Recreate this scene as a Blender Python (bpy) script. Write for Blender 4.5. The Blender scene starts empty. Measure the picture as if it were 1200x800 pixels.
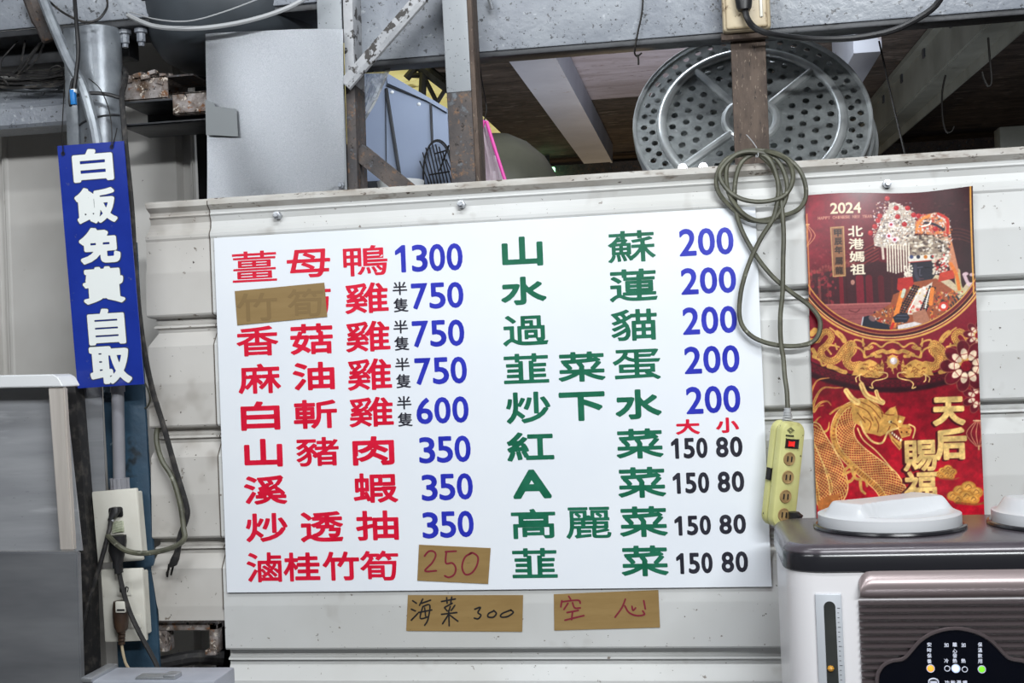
import bpy, bmesh, math, random
import numpy as np
from mathutils import Vector, Matrix
random.seed(7); rng = np.random.default_rng(11)
S = bpy.context.scene
COL = S.collection
PI = math.pi
# ---------------------------------------------------------------- camera
FPX = 1400.0
_r1 = Vector((0.98751238, -0.04230717, -0.15175444)).normalized()
_r2 = Vector((0.04197006, 0.99902019, -0.01404176)); _r2 = (_r2 - _r1*_r1.dot(_r2)).normalized()
_n = _r1.cross(_r2)
CAM = Vector((0, -1.96, 1.56))
cx = Vector((_r1.x, _n.x, -_r2.x)); cy = Vector((_r1.y, _n.y, -_r2.y)); cz = Vector((_r1.z, _n.z, -_r2.z))
cd = bpy.data.cameras.new('camera'); cam = bpy.data.objects.new('camera', cd); COL.objects.link(cam)
cd.sensor_width = 36; cd.lens = FPX/1200*36; cd.clip_start = 0.05; cd.clip_end = 100
M4 = Matrix(((cx.x, -cy.x, -cz.x, CAM.x), (cx.y, -cy.y, -cz.y, CAM.y), (cx.z, -cy.z, -cz.z, CAM.z), (0, 0, 0, 1)))
cam.matrix_world = M4
S.camera = cam
def Yat(px, py, x):
    w = cx*((px-600)/FPX) + cy*((py-400)/FPX) + cz
    return CAM.y + (x-CAM.x)*w.y/w.x
def at(px, py, Y=0.0):
    a, b = (px-600)/FPX, (py-400)/FPX
    w = cx*a + cy*b + cz
    return CAM + w*((Y-CAM.y)/w.y)
# ---------------------------------------------------------------- world, lights, exposure
W = bpy.data.worlds.new('world'); S.world = W; W.use_nodes = True
bg = W.node_tree.nodes['Background']; bg.inputs[0].default_value = (0.80, 0.88, 1.0, 1); bg.inputs[1].default_value = 0.22
def area(name, loc, tgt, sx, sy, power, col):
    l = bpy.data.lights.new(name, 'AREA'); l.shape = 'RECTANGLE'; l.size = sx; l.size_y = sy; l.energy = power; l.color = col
    o = bpy.data.objects.new(name, l); COL.objects.link(o); o.location = loc
    o.rotation_euler = (Vector(tgt)-Vector(loc)).to_track_quat('-Z', 'Y').to_euler(); return o
area('tube_or_fill_light', (-0.1, -1.15, 2.95), (-0.1, -0.45, 1.2), 1.25, 0.10, 23, (0.93, 0.97, 1.0))
area('tube_or_fill_light', (0.75, -2.4, 2.6), (0.45, 0, 1.2), 1.25, 0.10, 60, (0.95, 0.98, 1.0))
area('tube_or_fill_light', (-1.35, -1.9, 2.55), (-1.0, 0.0, 1.6), 1.25, 0.10, 17, (0.94, 0.97, 1.0))  # added fill lamp to brighten the left wall and cabinet
area('tube_or_fill_light', (0.0, 2.0, 1.5), (0.0, 2.3, 3.0), 1.2, 0.3, 9, (0.86, 0.90, 1.0))  # added cool fill, unseen behind the partition, lights rafters and roof from below
area('tube_or_fill_light', (-0.1, 0.36, 2.45), (-0.45, 0.9, 1.75), 0.9, 0.10, 9, (0.86, 0.92, 1.0))
bl = bpy.data.lights.new('warm_bulb', 'POINT'); bl.energy = 7; bl.color = (1.0, 0.75, 0.42); bl.shadow_soft_size = 0.05
bo = bpy.data.objects.new('warm_bulb', bl); COL.objects.link(bo); bo.location = (-0.45, 4.3, 1.7)
vs = S.view_settings
vs.view_transform = 'Standard'; vs.look = 'None'; vs.gamma = 1; vs.use_curve_mapping = False; vs.exposure = -0.15
# ---------------------------------------------------------------- materials
def lin(c):
    return tuple(((v/255)/12.92 if v/255 <= .04045 else ((v/255+.055)/1.055)**2.4) for v in c)
def M(name, col, col2=None, scale=6, rough=.5, metal=0., spots=(), bump=0., bscale=60, stretch=(1, 1, 1), emit=0, alpha=None, spec=.5, lo=.35, hi=.65, rough2=None, coat=0, trans=0):
    m = bpy.data.materials.new(name); m.use_nodes = True
    nt = m.node_tree; N, L = nt.nodes, nt.links; b = N['Principled BSDF']
    tc = N.new('ShaderNodeTexCoord'); mp = N.new('ShaderNodeMapping'); L.new(tc.outputs['Object'], mp.inputs[0])
    mp.inputs['Scale'].default_value = stretch
    def noise(sc, det=4, r=.6):
        n = N.new('ShaderNodeTexNoise'); n.inputs['Scale'].default_value = sc; n.inputs['Detail'].default_value = det; n.inputs['Roughness'].default_value = r
        L.new(mp.outputs[0], n.inputs['Vector']); return n
    def rng_(n, a, c):
        r = N.new('ShaderNodeMapRange'); r.inputs[1].default_value = a; r.inputs[2].default_value = c
        L.new(n.outputs[0], r.inputs[0]); return r
    def mix(f, a, c):
        x = N.new('ShaderNodeMix'); x.data_type = 'RGBA'
        L.new(f.outputs[0], x.inputs[0])
        if isinstance(a, tuple): x.inputs[6].default_value = a
        else: L.new(a, x.inputs[6])
        x.inputs[7].default_value = c; return x.outputs[2]
    cur = lin(col)+(1,)
    if col2:
        nn = noise(scale); f = rng_(nn, lo, hi); cur = mix(f, cur, lin(col2)+(1,))
        if rough2 is not None:
            rr = N.new('ShaderNodeMapRange'); L.new(f.outputs[0], rr.inputs[0]); rr.inputs[3].default_value = rough; rr.inputs[4].default_value = rough2
            L.new(rr.outputs[0], b.inputs['Roughness'])
    for (sc_, ss, a, c) in spots:
        cur = mix(rng_(noise(ss, 3, .65), a, c), cur, lin(sc_)+(1,))
    if isinstance(cur, tuple): b.inputs['Base Color'].default_value = cur
    else: L.new(cur, b.inputs['Base Color'])
    if not (col2 and rough2 is not None): b.inputs['Roughness'].default_value = rough
    b.inputs['Metallic'].default_value = metal; b.inputs['Specular IOR Level'].default_value = spec
    b.inputs['Coat Weight'].default_value = coat
    if trans: b.inputs['Transmission Weight'].default_value = trans
    if bump:
        bn = noise(bscale, 3); bp = N.new('ShaderNodeBump'); bp.inputs['Strength'].default_value = bump; bp.inputs['Distance'].default_value = .003
        L.new(bn.outputs[0], bp.inputs['Height']); L.new(bp.outputs[0], b.inputs['Normal'])
    if emit:
        b.inputs['Emission Strength'].default_value = emit
        if isinstance(cur, tuple): b.inputs['Emission Color'].default_value = cur
        else: L.new(cur, b.inputs['Emission Color'])
    if alpha is not None: b.inputs['Alpha'].default_value = alpha
    return m
DIRT = (70, 62, 54)
m_panel = M('panel_paint', (205, 206, 205), (193, 193, 190), 3, .42, spots=[((160, 156, 150), 9, .62, .80), ((66, 58, 50), 110, .70, .72), ((120, 112, 104), 60, .68, .72)], bump=.05, bscale=8)
m_panelL = M('panel_paint_old', (196, 193, 188), (181, 177, 171), 4, .5, spots=[((140, 132, 124), 8, .58, .80), ((60, 52, 45), 100, .69, .71), ((112, 102, 92), 55, .66, .72)], bump=.06, bscale=10)
m_lip = M('panel_lip_dirty', (192, 190, 185), (166, 160, 152), 22, .55, spots=[((128, 118, 108), 40, .56, .70), ((74, 62, 52), 90, .62, .68)], stretch=(.6, 1, 1.5))
m_clad = M('cladding_paint', (205, 203, 199), (188, 185, 180), 3, .5, spots=[((150, 145, 138), 12, .68, .8), ((66, 60, 52), 70, .735, .77)])
m_board = M('board_vinyl', (232, 236, 241), (226, 231, 238), 3, .24, spec=.5, bump=.02, bscale=6)
def ink(n, c, wear=None): return M(n, c, tuple(min(255, v+14) for v in c), 30, .3, spots=[((226, 228, 234), 38, wear or .74, (wear or .74)+.03)])
m_red = ink('red_ink', (206, 16, 48), .70); m_green = ink('green_ink', (22, 96, 70)); m_blue = ink('blue_ink', (36, 44, 168), .715); m_black = ink('black_ink', (36, 36, 46))
m_tape = M('packing_tape', (152, 126, 82), (140, 114, 72), 8, .28, spots=[((120, 98, 62), 60, .66, .74)], stretch=(1, 1, 6))
m_tape2 = M('packing_tape_thin', (148, 124, 84), (139, 115, 76), 8, .28, stretch=(1, 1, 6))
m_ghost = M('covered_lettering', (131, 108, 72), rough=.3)
m_penr = M('red_marker', (122, 22, 46), rough=.5); m_penk = M('black_marker', (22, 20, 24), rough=.5)
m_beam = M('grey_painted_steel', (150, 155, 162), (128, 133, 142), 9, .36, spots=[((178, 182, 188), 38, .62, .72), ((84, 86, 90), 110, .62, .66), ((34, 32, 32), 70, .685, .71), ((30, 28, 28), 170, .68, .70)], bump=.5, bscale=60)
m_beamB = M('dark_steel_and_shade', (66, 68, 72), (42, 43, 46), 10, .5, spots=[((24, 24, 26), 40, .6, .7)], bump=.3)  # dark steel; on beam undersides and cabinet base it paints in shade
m_postpaint = M('light_grey_post_paint', (152, 156, 160), (140, 145, 150), 5, .42, spots=[((44, 42, 42), 110, .665, .685), ((40, 38, 38), 190, .68, .70), ((120, 112, 104), 60, .68, .72)], bump=.15)
m_rust = M('rusty_steel', (86, 78, 74), (58, 56, 58), 24, .75, spots=[((112, 86, 66), 85, .56, .70), ((102, 108, 114), 48, .62, .74), ((40, 34, 32), 130, .60, .68)], bump=.5)
m_rustb = M('brown_rusty_strap', (88, 74, 64), (62, 50, 43), 30, .75, spots=[((132, 118, 104), 160, .62, .70), ((44, 36, 32), 90, .62, .70)], bump=.4, stretch=(2, 2, .6))
m_rustflake = M('flaking_rust', (158, 152, 150), (86, 68, 54), 40, .8, spots=[((196, 186, 174), 90, .58, .63), ((124, 82, 50), 70, .58, .68), ((30, 26, 24), 120, .60, .66)], bump=.9, bscale=80)
m_roughpaint = M('rough_white_paint_on_steel', (152, 154, 158), (176, 177, 180), 16, .55, spots=[((54, 50, 48), 48, .55, .60)], bump=.5)
m_galv = M('galvanised_sheet', (190, 193, 197), (166, 170, 176), 650, .34, metal=.75, rough2=.44, lo=.3, hi=.7, bump=.03, bscale=160)
m_refl_patch = M('painted_reflection', (116, 120, 122), rough=.5, metal=.5)  # grey for the painted reflection on the galvanised sheet
m_stain = M('stainless_steel', (176, 178, 182), (156, 158, 163), 3, .38, metal=.35, spots=[((104, 104, 108), 60, .70, .74), ((196, 198, 202), 5, .6, .75)], stretch=(1, 1, 9), bump=.02)
m_stainD = M('stainless_dark_reflection', (146, 148, 152), (118, 120, 125), 2.5, .36, metal=.5, stretch=(1, 1, 5))  # darker copy for the front panel, paints in the dark surroundings it reflects
m_stainB = M('brushed_stainless_trim', (206, 199, 192), (184, 177, 170), 5, .40, metal=.25, stretch=(10, 1, .6))
m_stainW = M('bright_steel_flange', (238, 240, 242), rough=.35, metal=.2)
m_bluepaint = M('blue_green_paint', (50, 78, 98), (40, 62, 80), 12, .5, spots=[((130, 146, 155), 40, .66, .71), ((30, 40, 48), 18, .62, .70), ((96, 70, 52), 26, .67, .73)], bump=.3)
m_dark = M('dark_gap_shade', (22, 22, 24), rough=.9)
m_rubber = M('black_rubber', (22, 22, 24), (34, 34, 36), 20, .45)
m_dirtyrubber_or_shade = M('dusty_rubber_and_gap_shade', (34, 33, 34), (74, 70, 66), 60, .6, lo=.5, hi=.7)
m_cord = M('dirty_olive_cord', (92, 92, 76), (66, 66, 54), 40, .5, spots=[((140, 140, 124), 70, .64, .72)])
m_greycable = M('white_cable', (170, 172, 174), rough=.5)
m_pvc = M('grey_pvc_conduit', (150, 150, 156), (134, 134, 140), 9, .4, spots=[((96, 94, 96), 30, .68, .74)])
m_metpipe = M('painted_conduit', (140, 146, 152), (112, 117, 124), 20, .35, metal=.3, spots=[((62, 58, 56), 50, .64, .7)], bump=.2)
m_plate = M('cream_outlet_plate', (222, 220, 210), (212, 208, 196), 8, .35, spots=[((120, 100, 78), 40, .70, .75)])
m_brownplug = M('brown_plug', (76, 58, 44), (56, 42, 34), 30, .4)
m_white = M('white_plastic', (232, 234, 234), rough=.3)
m_lid = M('white_lid_plastic', (204, 206, 209), rough=.3)
m_dispw = M('dispenser_white', (224, 222, 224), rough=.3)
m_disptop = M('dispenser_dark_top', (84, 78, 84), (76, 70, 76), 60, .26, metal=.1)
m_disprim = M('dispenser_black_rim', (34, 34, 38), rough=.2)
m_bronze = M('bronze_plastic', (160, 146, 146), rough=.34, metal=.45)
m_louv = M('louvre_plastic', (100, 90, 92), rough=.35, metal=.5)
m_glossk = M('gloss_black_panel', (10, 12, 20), rough=.12)
m_printw = M('white_print', (206, 210, 224), rough=.5)
m_gauge = M('gauge_silver', (190, 194, 200), rough=.4, metal=.3)
m_gaugewin = M('gauge_window', (40, 42, 42), (66, 68, 66), 5, .1)
m_ledb = M('blue_led', (120, 150, 255), emit=5); m_ledo = M('orange_led', (255, 150, 50), emit=1.2); m_ledg = M('green_led', (110, 205, 40), emit=1.0)
m_signblue = M('blue_enamel', (34, 56, 152), (28, 48, 138), 9, .16, spots=[((74, 84, 132), 75, .66, .74)], coat=.3)
m_signwhite = M('sign_white_letter', (226, 230, 228), rough=.35); m_signedge = M('sign_letter_outline', (52, 58, 66), rough=.5)
m_alu = M('tray_aluminium', (182, 187, 187), (158, 163, 164), 60, .38, metal=.6, spots=[((206, 208, 208), 85, .66, .72), ((120, 122, 120), 120, .68, .72)], bump=.1, bscale=120)
m_aluR = M('tray_aluminium_rib', (196, 200, 200), (172, 176, 177), 30, .32, metal=.7)
m_strip = M('yellowed_plastic', (206, 204, 140), (188, 186, 120), 12, .42, spots=[((70, 62, 40), 60, .66, .70), ((168, 160, 104), 20, .6, .7)])
m_sock = M('brown_stained_socket', (170, 142, 96), (140, 112, 74), 40, .5)
m_redlit = M('lit_red_switch', (225, 34, 30), emit=.7)
m_bluepanel = M('blue_grey_sheet', (150, 162, 184), (140, 152, 176), 3, .45)
m_wood = M('weathered_roof_boards', (84, 74, 68), (46, 40, 36), 5, .85, spots=[((128, 118, 110), 9, .58, .72), ((34, 28, 26), 20, .56, .66), ((120, 96, 72), 26, .64, .72)], stretch=(1, 3, 1))
m_roofpale = M('pale_stained_roof_sheet', (196, 186, 192), (160, 148, 150), 5, .7, spots=[((96, 70, 60), 26, .60, .72)], stretch=(.6, 3, 1))
m_woodwarm = M('pale_plywood', (196, 168, 122), (160, 130, 90), 3, .7, spots=[((90, 62, 40), 16, .66, .76)], stretch=(.6, 2, 5))
m_rafter = M('white_painted_rafter', (190, 194, 204), (172, 176, 188), 4, .5, spots=[((120, 90, 74), 14, .68, .78)])
m_rafter2 = M('grey_green_purlin', (128, 130, 122), (106, 108, 100), 5, .5, spots=[((96, 74, 56), 30, .7, .76)])
m_sky = M('yellowed_skylight_sheet', (226, 216, 150), (196, 184, 112), 9, .6, emit=.75, spots=[((120, 108, 62), 12, .6, .72)])
m_bag = M('clear_plastic_bag', (226, 228, 226), (150, 152, 150), 30, .15, alpha=.55, lo=.45, hi=.55)
m_bagw = M('white_plastic_bag', (246, 236, 242), rough=.35); m_bagp = M('pink_stripe', (226, 70, 170), rough=.4)
m_dome = M('grey_green_dome', (112, 112, 96), (92, 92, 80), 4, .5)
m_tank = M('dark_grey_tank', (70, 76, 82), (58, 63, 68), 7, .45, spots=[((92, 80, 72), 18, .68, .76)])
m_exit = M('lit_green_sign', (170, 255, 190), emit=4); m_glow_spot = M('glow_spot', (235, 240, 255), emit=18)
m_hook = M('dark_wire', (40, 38, 36), rough=.5, metal=.5)
m_boxcream = M('dirty_cream_box', (198, 184, 156), (176, 158, 128), 14, .45, spots=[((96, 74, 54), 55, .60, .68)])
m_counter = M('counter_steel', (170, 172, 176), rough=.3, metal=.9)
m_greybox = M('grey_painted_box', (170, 174, 182), (150, 154, 164), 8, .4)
m_floor = M('concrete_floor', (120, 118, 114), (100, 98, 94), 3, .8)
# ---------------------------------------------------------------- mesh helpers
def B(): return bmesh.new()
def box(bm, lo, hi, bev=0, seg=2):
    lo, hi = [min(a, b) for a, b in zip(lo, hi)], [max(a, b) for a, b in zip(lo, hi)]
    r = bmesh.ops.create_cube(bm, size=1); vs_ = r['verts']
    for v in vs_: v.co = Vector([lo[i]+(v.co[i]+.5)*(hi[i]-lo[i]) for i in range(3)])
    if bev: bmesh.ops.bevel(bm, geom=list({e for v in vs_ for e in v.link_edges}), offset=bev, segments=seg, affect='EDGES', profile=.5)
    return vs_
def obox(bm, c, ax, ay, az, hx, hy, hz, bev=0, seg=2):
    r = bmesh.ops.create_cube(bm, size=2); vs_ = r['verts']
    for v in vs_: v.co = c + ax*(v.co.x*hx) + ay*(v.co.y*hy) + az*(v.co.z*hz)
    if bev: bmesh.ops.bevel(bm, geom=list({e for v in vs_ for e in v.link_edges}), offset=bev, segments=seg, affect='EDGES', profile=.5)
def smooth(pts, k=6, closed=False):
    pts = [Vector(p) for p in pts]
    if len(pts) < 3: return pts
    out = []; n = len(pts)
    for i in range(n if closed else n-1):
        if closed: p0, p1, p2, p3 = pts[i-1], pts[i], pts[(i+1) % n], pts[(i+2) % n]
        else: p0, p1, p2, p3 = pts[max(i-1, 0)], pts[i], pts[i+1], pts[min(i+2, n-1)]
        for j in range(k):
            t = j/k
            out.append(.5*((2*p1)+(p2-p0)*t+(2*p0-5*p1+4*p2-p3)*t*t+(3*p1-p0-3*p2+p3)*t**3))
    if not closed: out.append(pts[-1])
    return out
def tube(bm, pts, r, seg=8, closed=False):
    pts = [Vector(p) for p in pts]; n = len(pts); rings = []; up = None
    for i in range(n):
        a = pts[i-1] if (i > 0 or closed) else pts[i]; b = pts[(i+1) % n] if (i < n-1 or closed) else pts[i]
        t = (b-a).normalized()
        if up is None:
            up = Vector((0, 0, 1)) if abs(t.z) < .9 else Vector((1, 0, 0))
        u = (up - t*up.dot(t)).normalized(); up = u; w = t.cross(u)
        rr = r[i] if isinstance(r, (list, tuple)) else r
        rings.append([bm.verts.new(pts[i]+(u*math.cos(q)+w*math.sin(q))*rr) for q in [2*PI*k/seg for k in range(seg)]])
    m = n if closed else n-1
    for i in range(m):
        A, C = rings[i], rings[(i+1) % n]
        for k in range(seg): bm.faces.new((A[k], A[(k+1) % seg], C[(k+1) % seg], C[k]))
    if not closed:
        bm.faces.new(rings[0][::-1]); bm.faces.new(rings[-1])
def cable(bm, pl, r, seg=7, k=6): tube(bm, smooth([at(*p) for p in pl], k), r, seg)
def prism(bm, pts, vec):
    a = [bm.verts.new(Vector(p)) for p in pts]; b = [bm.verts.new(Vector(p)+Vector(vec)) for p in pts]; n = len(a)
    bm.faces.new(a); bm.faces.new(b[::-1])
    for i in range(n): bm.faces.new((a[i], b[i], b[(i+1) % n], a[(i+1) % n]))
def lathe(bm, prof, mat4, seg=48):
    rings = []
    for (r, z) in prof:
        if r < 1e-6: rings.append([bm.verts.new(mat4 @ Vector((0, 0, z)))])
        else: rings.append([bm.verts.new(mat4 @ Vector((r*math.cos(2*PI*k/seg), r*math.sin(2*PI*k/seg), z))) for k in range(seg)])
    for A, C in zip(rings, rings[1:]):
        for k in range(seg):
            if len(A) == 1 and len(C) == 1: continue
            if len(A) == 1: bm.faces.new((A[0], C[k], C[(k+1) % seg]))
            elif len(C) == 1: bm.faces.new((A[k], C[0], A[(k+1) % seg]))
            else: bm.faces.new((A[k], C[k], C[(k+1) % seg], A[(k+1) % seg]))
def ribbon(bm, pts, w, ydir=None):
    """flat pen stroke with round ends lying in the XZ plane"""
    pts = [Vector(p) for p in pts]; L_, R_ = [], []
    for i, p in enumerate(pts):
        t = (pts[min(i+1, len(pts)-1)]-pts[max(i-1, 0)]).normalized(); nrm = Vector((-t.z, 0, t.x))*w/2
        L_.append(p+nrm); R_.append(p-nrm)
    def cap(c, a, b):
        d = a-c; out = []
        for k in range(1, 5):
            q = -PI*k/5; out.append(c+Vector((d.x*math.cos(q)-d.z*math.sin(q), 0, d.x*math.sin(q)+d.z*math.cos(q))))
        return out
    vl = [bm.verts.new(p) for p in L_]; vr = [bm.verts.new(p) for p in R_]
    for i in range(len(pts)-1): bm.faces.new((vl[i], vr[i], vr[i+1], vl[i+1]))
    for c, a, b, flip in ((pts[-1], vl[-1], vr[-1], 0), (pts[0], vr[0], vl[0], 1)):
        cc = [bm.verts.new(p) for p in cap(c, a.co, b.co)]
        bm.faces.new([b, a]+cc)
class T:
    def __init__(s, name, label=None, cat=None, group=None, kind=None, base=None):
        s.name, s.label, s.cat, s.group, s.kind, s.base = name, label, cat, group, kind, base; s.parts = []; s.root = None
    def part(s, name, bm, mat, parent=None, label=None, ang=35, kind=None, data=None):
        if data is None:
            bmesh.ops.recalc_face_normals(bm, faces=bm.faces[:])
            me = bpy.data.meshes.new(name or s.name); bm.to_mesh(me); bm.free()
        else: me = data
        if ang:
            me.polygons.foreach_set('use_smooth', [True]*len(me.polygons)); me.set_sharp_from_angle(angle=math.radians(ang))
        if mat is not None: me.materials.append(mat)
        o = bpy.data.objects.new(name or s.name, me); COL.objects.link(o)
        if label: o['label'] = label
        if kind: o['kind'] = kind
        s.parts.append((o, parent, name is None)); return o
    def done(s):
        co = []
        for o, p, r in s.parts:
            a = np.empty(len(o.data.vertices)*3); o.data.vertices.foreach_get('co', a); co.append(a.reshape(-1, 3))
        A = np.concatenate(co); lo, hi = A.min(0), A.max(0)
        L = s.base or Vector(((lo[0]+hi[0])/2, (lo[1]+hi[1])/2, lo[2]))
        root = next((o for o, p, r in s.parts if r), None)
        if root is None:
            root = bpy.data.objects.new(s.name, None); COL.objects.link(root); root.empty_display_size = .05
        for o, p, r in s.parts: o.data.transform(Matrix.Translation(-L))
        root.location = L
        for o, p, r in s.parts:
            if o is root: continue
            o.parent = p if p is not None else root
        if s.label: root['label'] = s.label
        if s.cat: root['category'] = s.cat
        if s.group: root['group'] = s.group
        if s.kind: root['kind'] = s.kind
        s.root = root; return root
def one(name, bm, mat, label=None, cat=None, group=None, kind=None, ang=35):
    t = T(name, label, cat, group, kind); t.part(None, bm, mat, ang=ang); return t.done()
# ---------------------------------------------------------------- glyphs: outlines -> distance field -> rounded flat mesh
_gc = {}
def outline(ch):
    if ch in _gc: return _gc[ch]
    c = bpy.data.curves.new('g', 'FONT'); c.body = ch; c.resolution_u = 4; c.size = 1
    o = bpy.data.objects.new('g', c); COL.objects.link(o)
    dg = bpy.context.evaluated_depsgraph_get(); cu = o.to_curve(dg)
    cont = []
    for sp in cu.splines:
        P = []
        if sp.type == 'BEZIER':
            bp = sp.bezier_points; n = len(bp)
            for i in range(n):
                a, b = bp[i], bp[(i+1) % n]
                p0, p1, p2, p3 = a.co, a.handle_right, b.handle_left, b.co
                st = 4 if ((p1-p0).cross(p3-p0).length > 1e-5 or (p2-p0).cross(p3-p0).length > 1e-5) else 1
                for k in range(st):
                    t = k/st; q = p0*(1-t)**3+p1*(3*t*(1-t)**2)+p2*(3*t*t*(1-t))+p3*t**3; P.append((q.x, q.y))
        else:
            P = [(p.co.x, p.co.y) for p in sp.points]
        if len(P) > 2: cont.append(np.array(P))
    o.to_curve_clear(); bpy.data.objects.remove(o); bpy.data.curves.remove(c)
    if ch == '1': cont = [np.array([(.58, 0), (.92, 0), (.92, 1), (.66, 1), (.0, .80), (.0, .68), (.58, .80)])]
    A = np.concatenate(cont); lo, hi = A.min(0), A.max(0)
    cont = [(p-lo)/np.maximum(hi-lo, 1e-6) for p in cont]
    _gc[ch] = (cont, hi-lo); return _gc[ch]
def sdf(cont, X, Y):
    """signed distance (negative inside, nonzero winding) of points to closed contours"""
    shp = X.shape; X = X.ravel(); Y = Y.ravel()
    A = np.concatenate(cont); Bn = np.concatenate([np.roll(c, -1, 0) for c in cont])
    d2 = np.full(X.shape, 1e9); wn = np.zeros(X.shape, int)
    for (ax, ay), (bx, by) in zip(A, Bn):
        ex, ey = bx-ax, by-ay; l2 = ex*ex+ey*ey
        if l2 < 1e-14: continue
        px, py = X-ax, Y-ay
        t = np.clip((px*ex+py*ey)/l2, 0, 1); d2 = np.minimum(d2, (px-t*ex)**2+(py-t*ey)**2)
        side = ex*py-ey*px
        wn += ((ay <= Y) & (by > Y) & (side > 0)).astype(int); wn -= ((ay > Y) & (by <= Y) & (side < 0)).astype(int)
    d = np.sqrt(d2); d[wn != 0] *= -1
    return d.reshape(shp)
def field_mesh(bm, F, xs, zs, to3d):
    """fill F<0 of a regular grid with flat faces"""
    ins = F < 0; ny, nx = F.shape; V = {}
    def cv(j, i):
        k = (j, i)
        if k not in V: V[k] = bm.verts.new(to3d(xs[i], zs[j]))
        return V[k]
    def ev(j, i, j2, i2):
        if (j2, i2) < (j, i): j, i, j2, i2 = j2, i2, j, i
        k = (j, i, j2, i2)
        if k not in V:
            t = F[j, i]/(F[j, i]-F[j2, i2]); V[k] = bm.verts.new(to3d(xs[i]+(xs[i2]-xs[i])*t, zs[j]+(zs[j2]-zs[j])*t))
        return V[k]
    for j in range(ny-1):
        i = 0
        row = ins[j]; r2 = ins[j+1]
        while i < nx-1:
            c = (row[i], row[i+1], r2[i+1], r2[i])
            if not any(c): i += 1; continue
            if all(c):
                s = i
                while i < nx-1 and row[i] and row[i+1] and r2[i+1] and r2[i]: i += 1
                bm.faces.new((cv(j, s), cv(j, i), cv(j+1, i), cv(j+1, s)))
                continue
            q = ((j, i), (j, i+1), (j+1, i+1), (j+1, i)); P = []
            for a in range(4):
                b = (a+1) % 4
                if c[a]: P.append(cv(*q[a]))
                if c[a] != c[b]: P.append(ev(*q[a], *q[b]))
            if len(P) > 2:
                try: bm.faces.new(P)
                except ValueError: pass
            i += 1
def glyph(bm, ch, c, w, h, ex, ez, r=.0, n=64, ax=1.0):
    """rounded glyph filling a w x h box centred at c; ex/ez unit axes; r = stroke growth in metres"""
    cont, _ = outline(ch)
    W_, H_ = w-2*r/ax, h-2*r
    cont = [np.stack([(p[:, 0]-.5)*W_*ax, (p[:, 1]-.5)*H_], 1) for p in cont]
    cell = max(h, w*.7)/n; xs = np.arange(-w/2-cell*2, w/2+cell*2.5, cell); zs = np.arange(-h/2-cell*2, h/2+cell*2.5, cell)
    GX, GZ = np.meshgrid(xs, zs); F = sdf(cont, GX*ax, GZ)-r
    F[np.abs(F) < 1e-9] = 1e-9
    field_mesh(bm, F, xs, zs, lambda x, z: c+ex*x+ez*z)
EX, EZ = Vector((1, 0, 0)), Vector((0, 0, 1))
def pxbox(x0, y0, x1, y1, Y):
    c = at((x0+x1)/2, (y0+y1)/2, Y); w = (at(x1, (y0+y1)/2, Y)-at(x0, (y0+y1)/2, Y)).length; h = (at((x0+x1)/2, y0, Y)-at((x0+x1)/2, y1, Y)).length
    return c, w, h
# ================================================================ SETTING
t = T('floor', kind='structure'); b = B(); box(b, (-3, -4, -.05), (3, 6.5, 0)); t.part(None, b, m_floor); t.done()
m_roomwall = M('room_wall', (150, 148, 144), (132, 130, 126), 2, .8); m_roomceil = M('room_ceiling', (120, 118, 116), (100, 98, 96), 2, .8)
t = T('wall_front', kind='structure'); b = B(); box(b, (-3, -4.05, 0), (3, -4, 3.1)); t.part(None, b, m_roomwall); t.done()
t = T('wall_left_side', kind='structure'); b = B(); box(b, (-3.05, -4, 0), (-3, .36, 3.1)); t.part(None, b, m_roomwall); t.done()
t = T('wall_right_side', kind='structure'); b = B(); box(b, (3, -4, 0), (3.05, .36, 3.1)); t.part(None, b, m_roomwall); t.done()
t = T('ceiling', kind='structure'); b = B(); box(b, (-3.05, -4.05, 3.1), (3.05, .36, 3.14)); t.part(None, b, m_roomceil); t.done()
# --- partition sheet: horizontal ribbed profile (y, z), extruded along x
def panel_profile(z0, z1):
    P = []
    tops = [1.657-.193*k for k in range(9)]
    P += [(.024, 1.857), (.000, 1.857), (-.003, 1.853), (-.003, 1.846), (.006, 1.838), (.007, 1.833), (.004, 1.830), (.007, 1.827), (.010, 1.818), (.008, 1.806), (.001, 1.797), (.001, 1.792), (.003, 1.788)]
    for zt in tops:
        mid = zt+.075
        P += [(.003, mid+.006), (.0025, mid+.002), (.0025, mid-.002), (.003, mid-.006)]
        P += [(.003, zt+.003), (.005, zt), (.023, zt-.004), (.023, zt-.014), (.015, zt-.017), (.0145, zt-.020), (.022, zt-.022), (.022, zt-.029), (.006, zt-.048), (.003, zt-.053)]
    return [p for p in P if z0 <= p[1] <= z1]
def sheet(bm, x0, x1, prof, dy=0, nx=1):
    rows = []
    for (y, z) in prof:
        rows.append([bm.verts.new((x0+(x1-x0)*i/nx, y+dy, z)) for i in range(nx+1)])
    for A, C in zip(rows, rows[1:]):
        for i in range(nx): bm.faces.new((A[i], A[i+1], C[i+1], C[i]))
t = T('wall_back', kind='structure')
b = B(); sheet(b, -.822, 1.15, panel_profile(.2, 1.8535), .0006); pan = t.part('ribbed_sheet', b, m_panel, ang=12)
b = B(); sheet(b, -.822, 1.15, panel_profile(1.836, 1.86), .0); t.part('top_edge', b, m_lip, ang=25)
b = B(); sheet(b, -.8245, -.8215, panel_profile(1.13, 1.856), .0016); t.part('seam', b, M('dark_seam', (92, 84, 76), rough=.8), ang=12)
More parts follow.
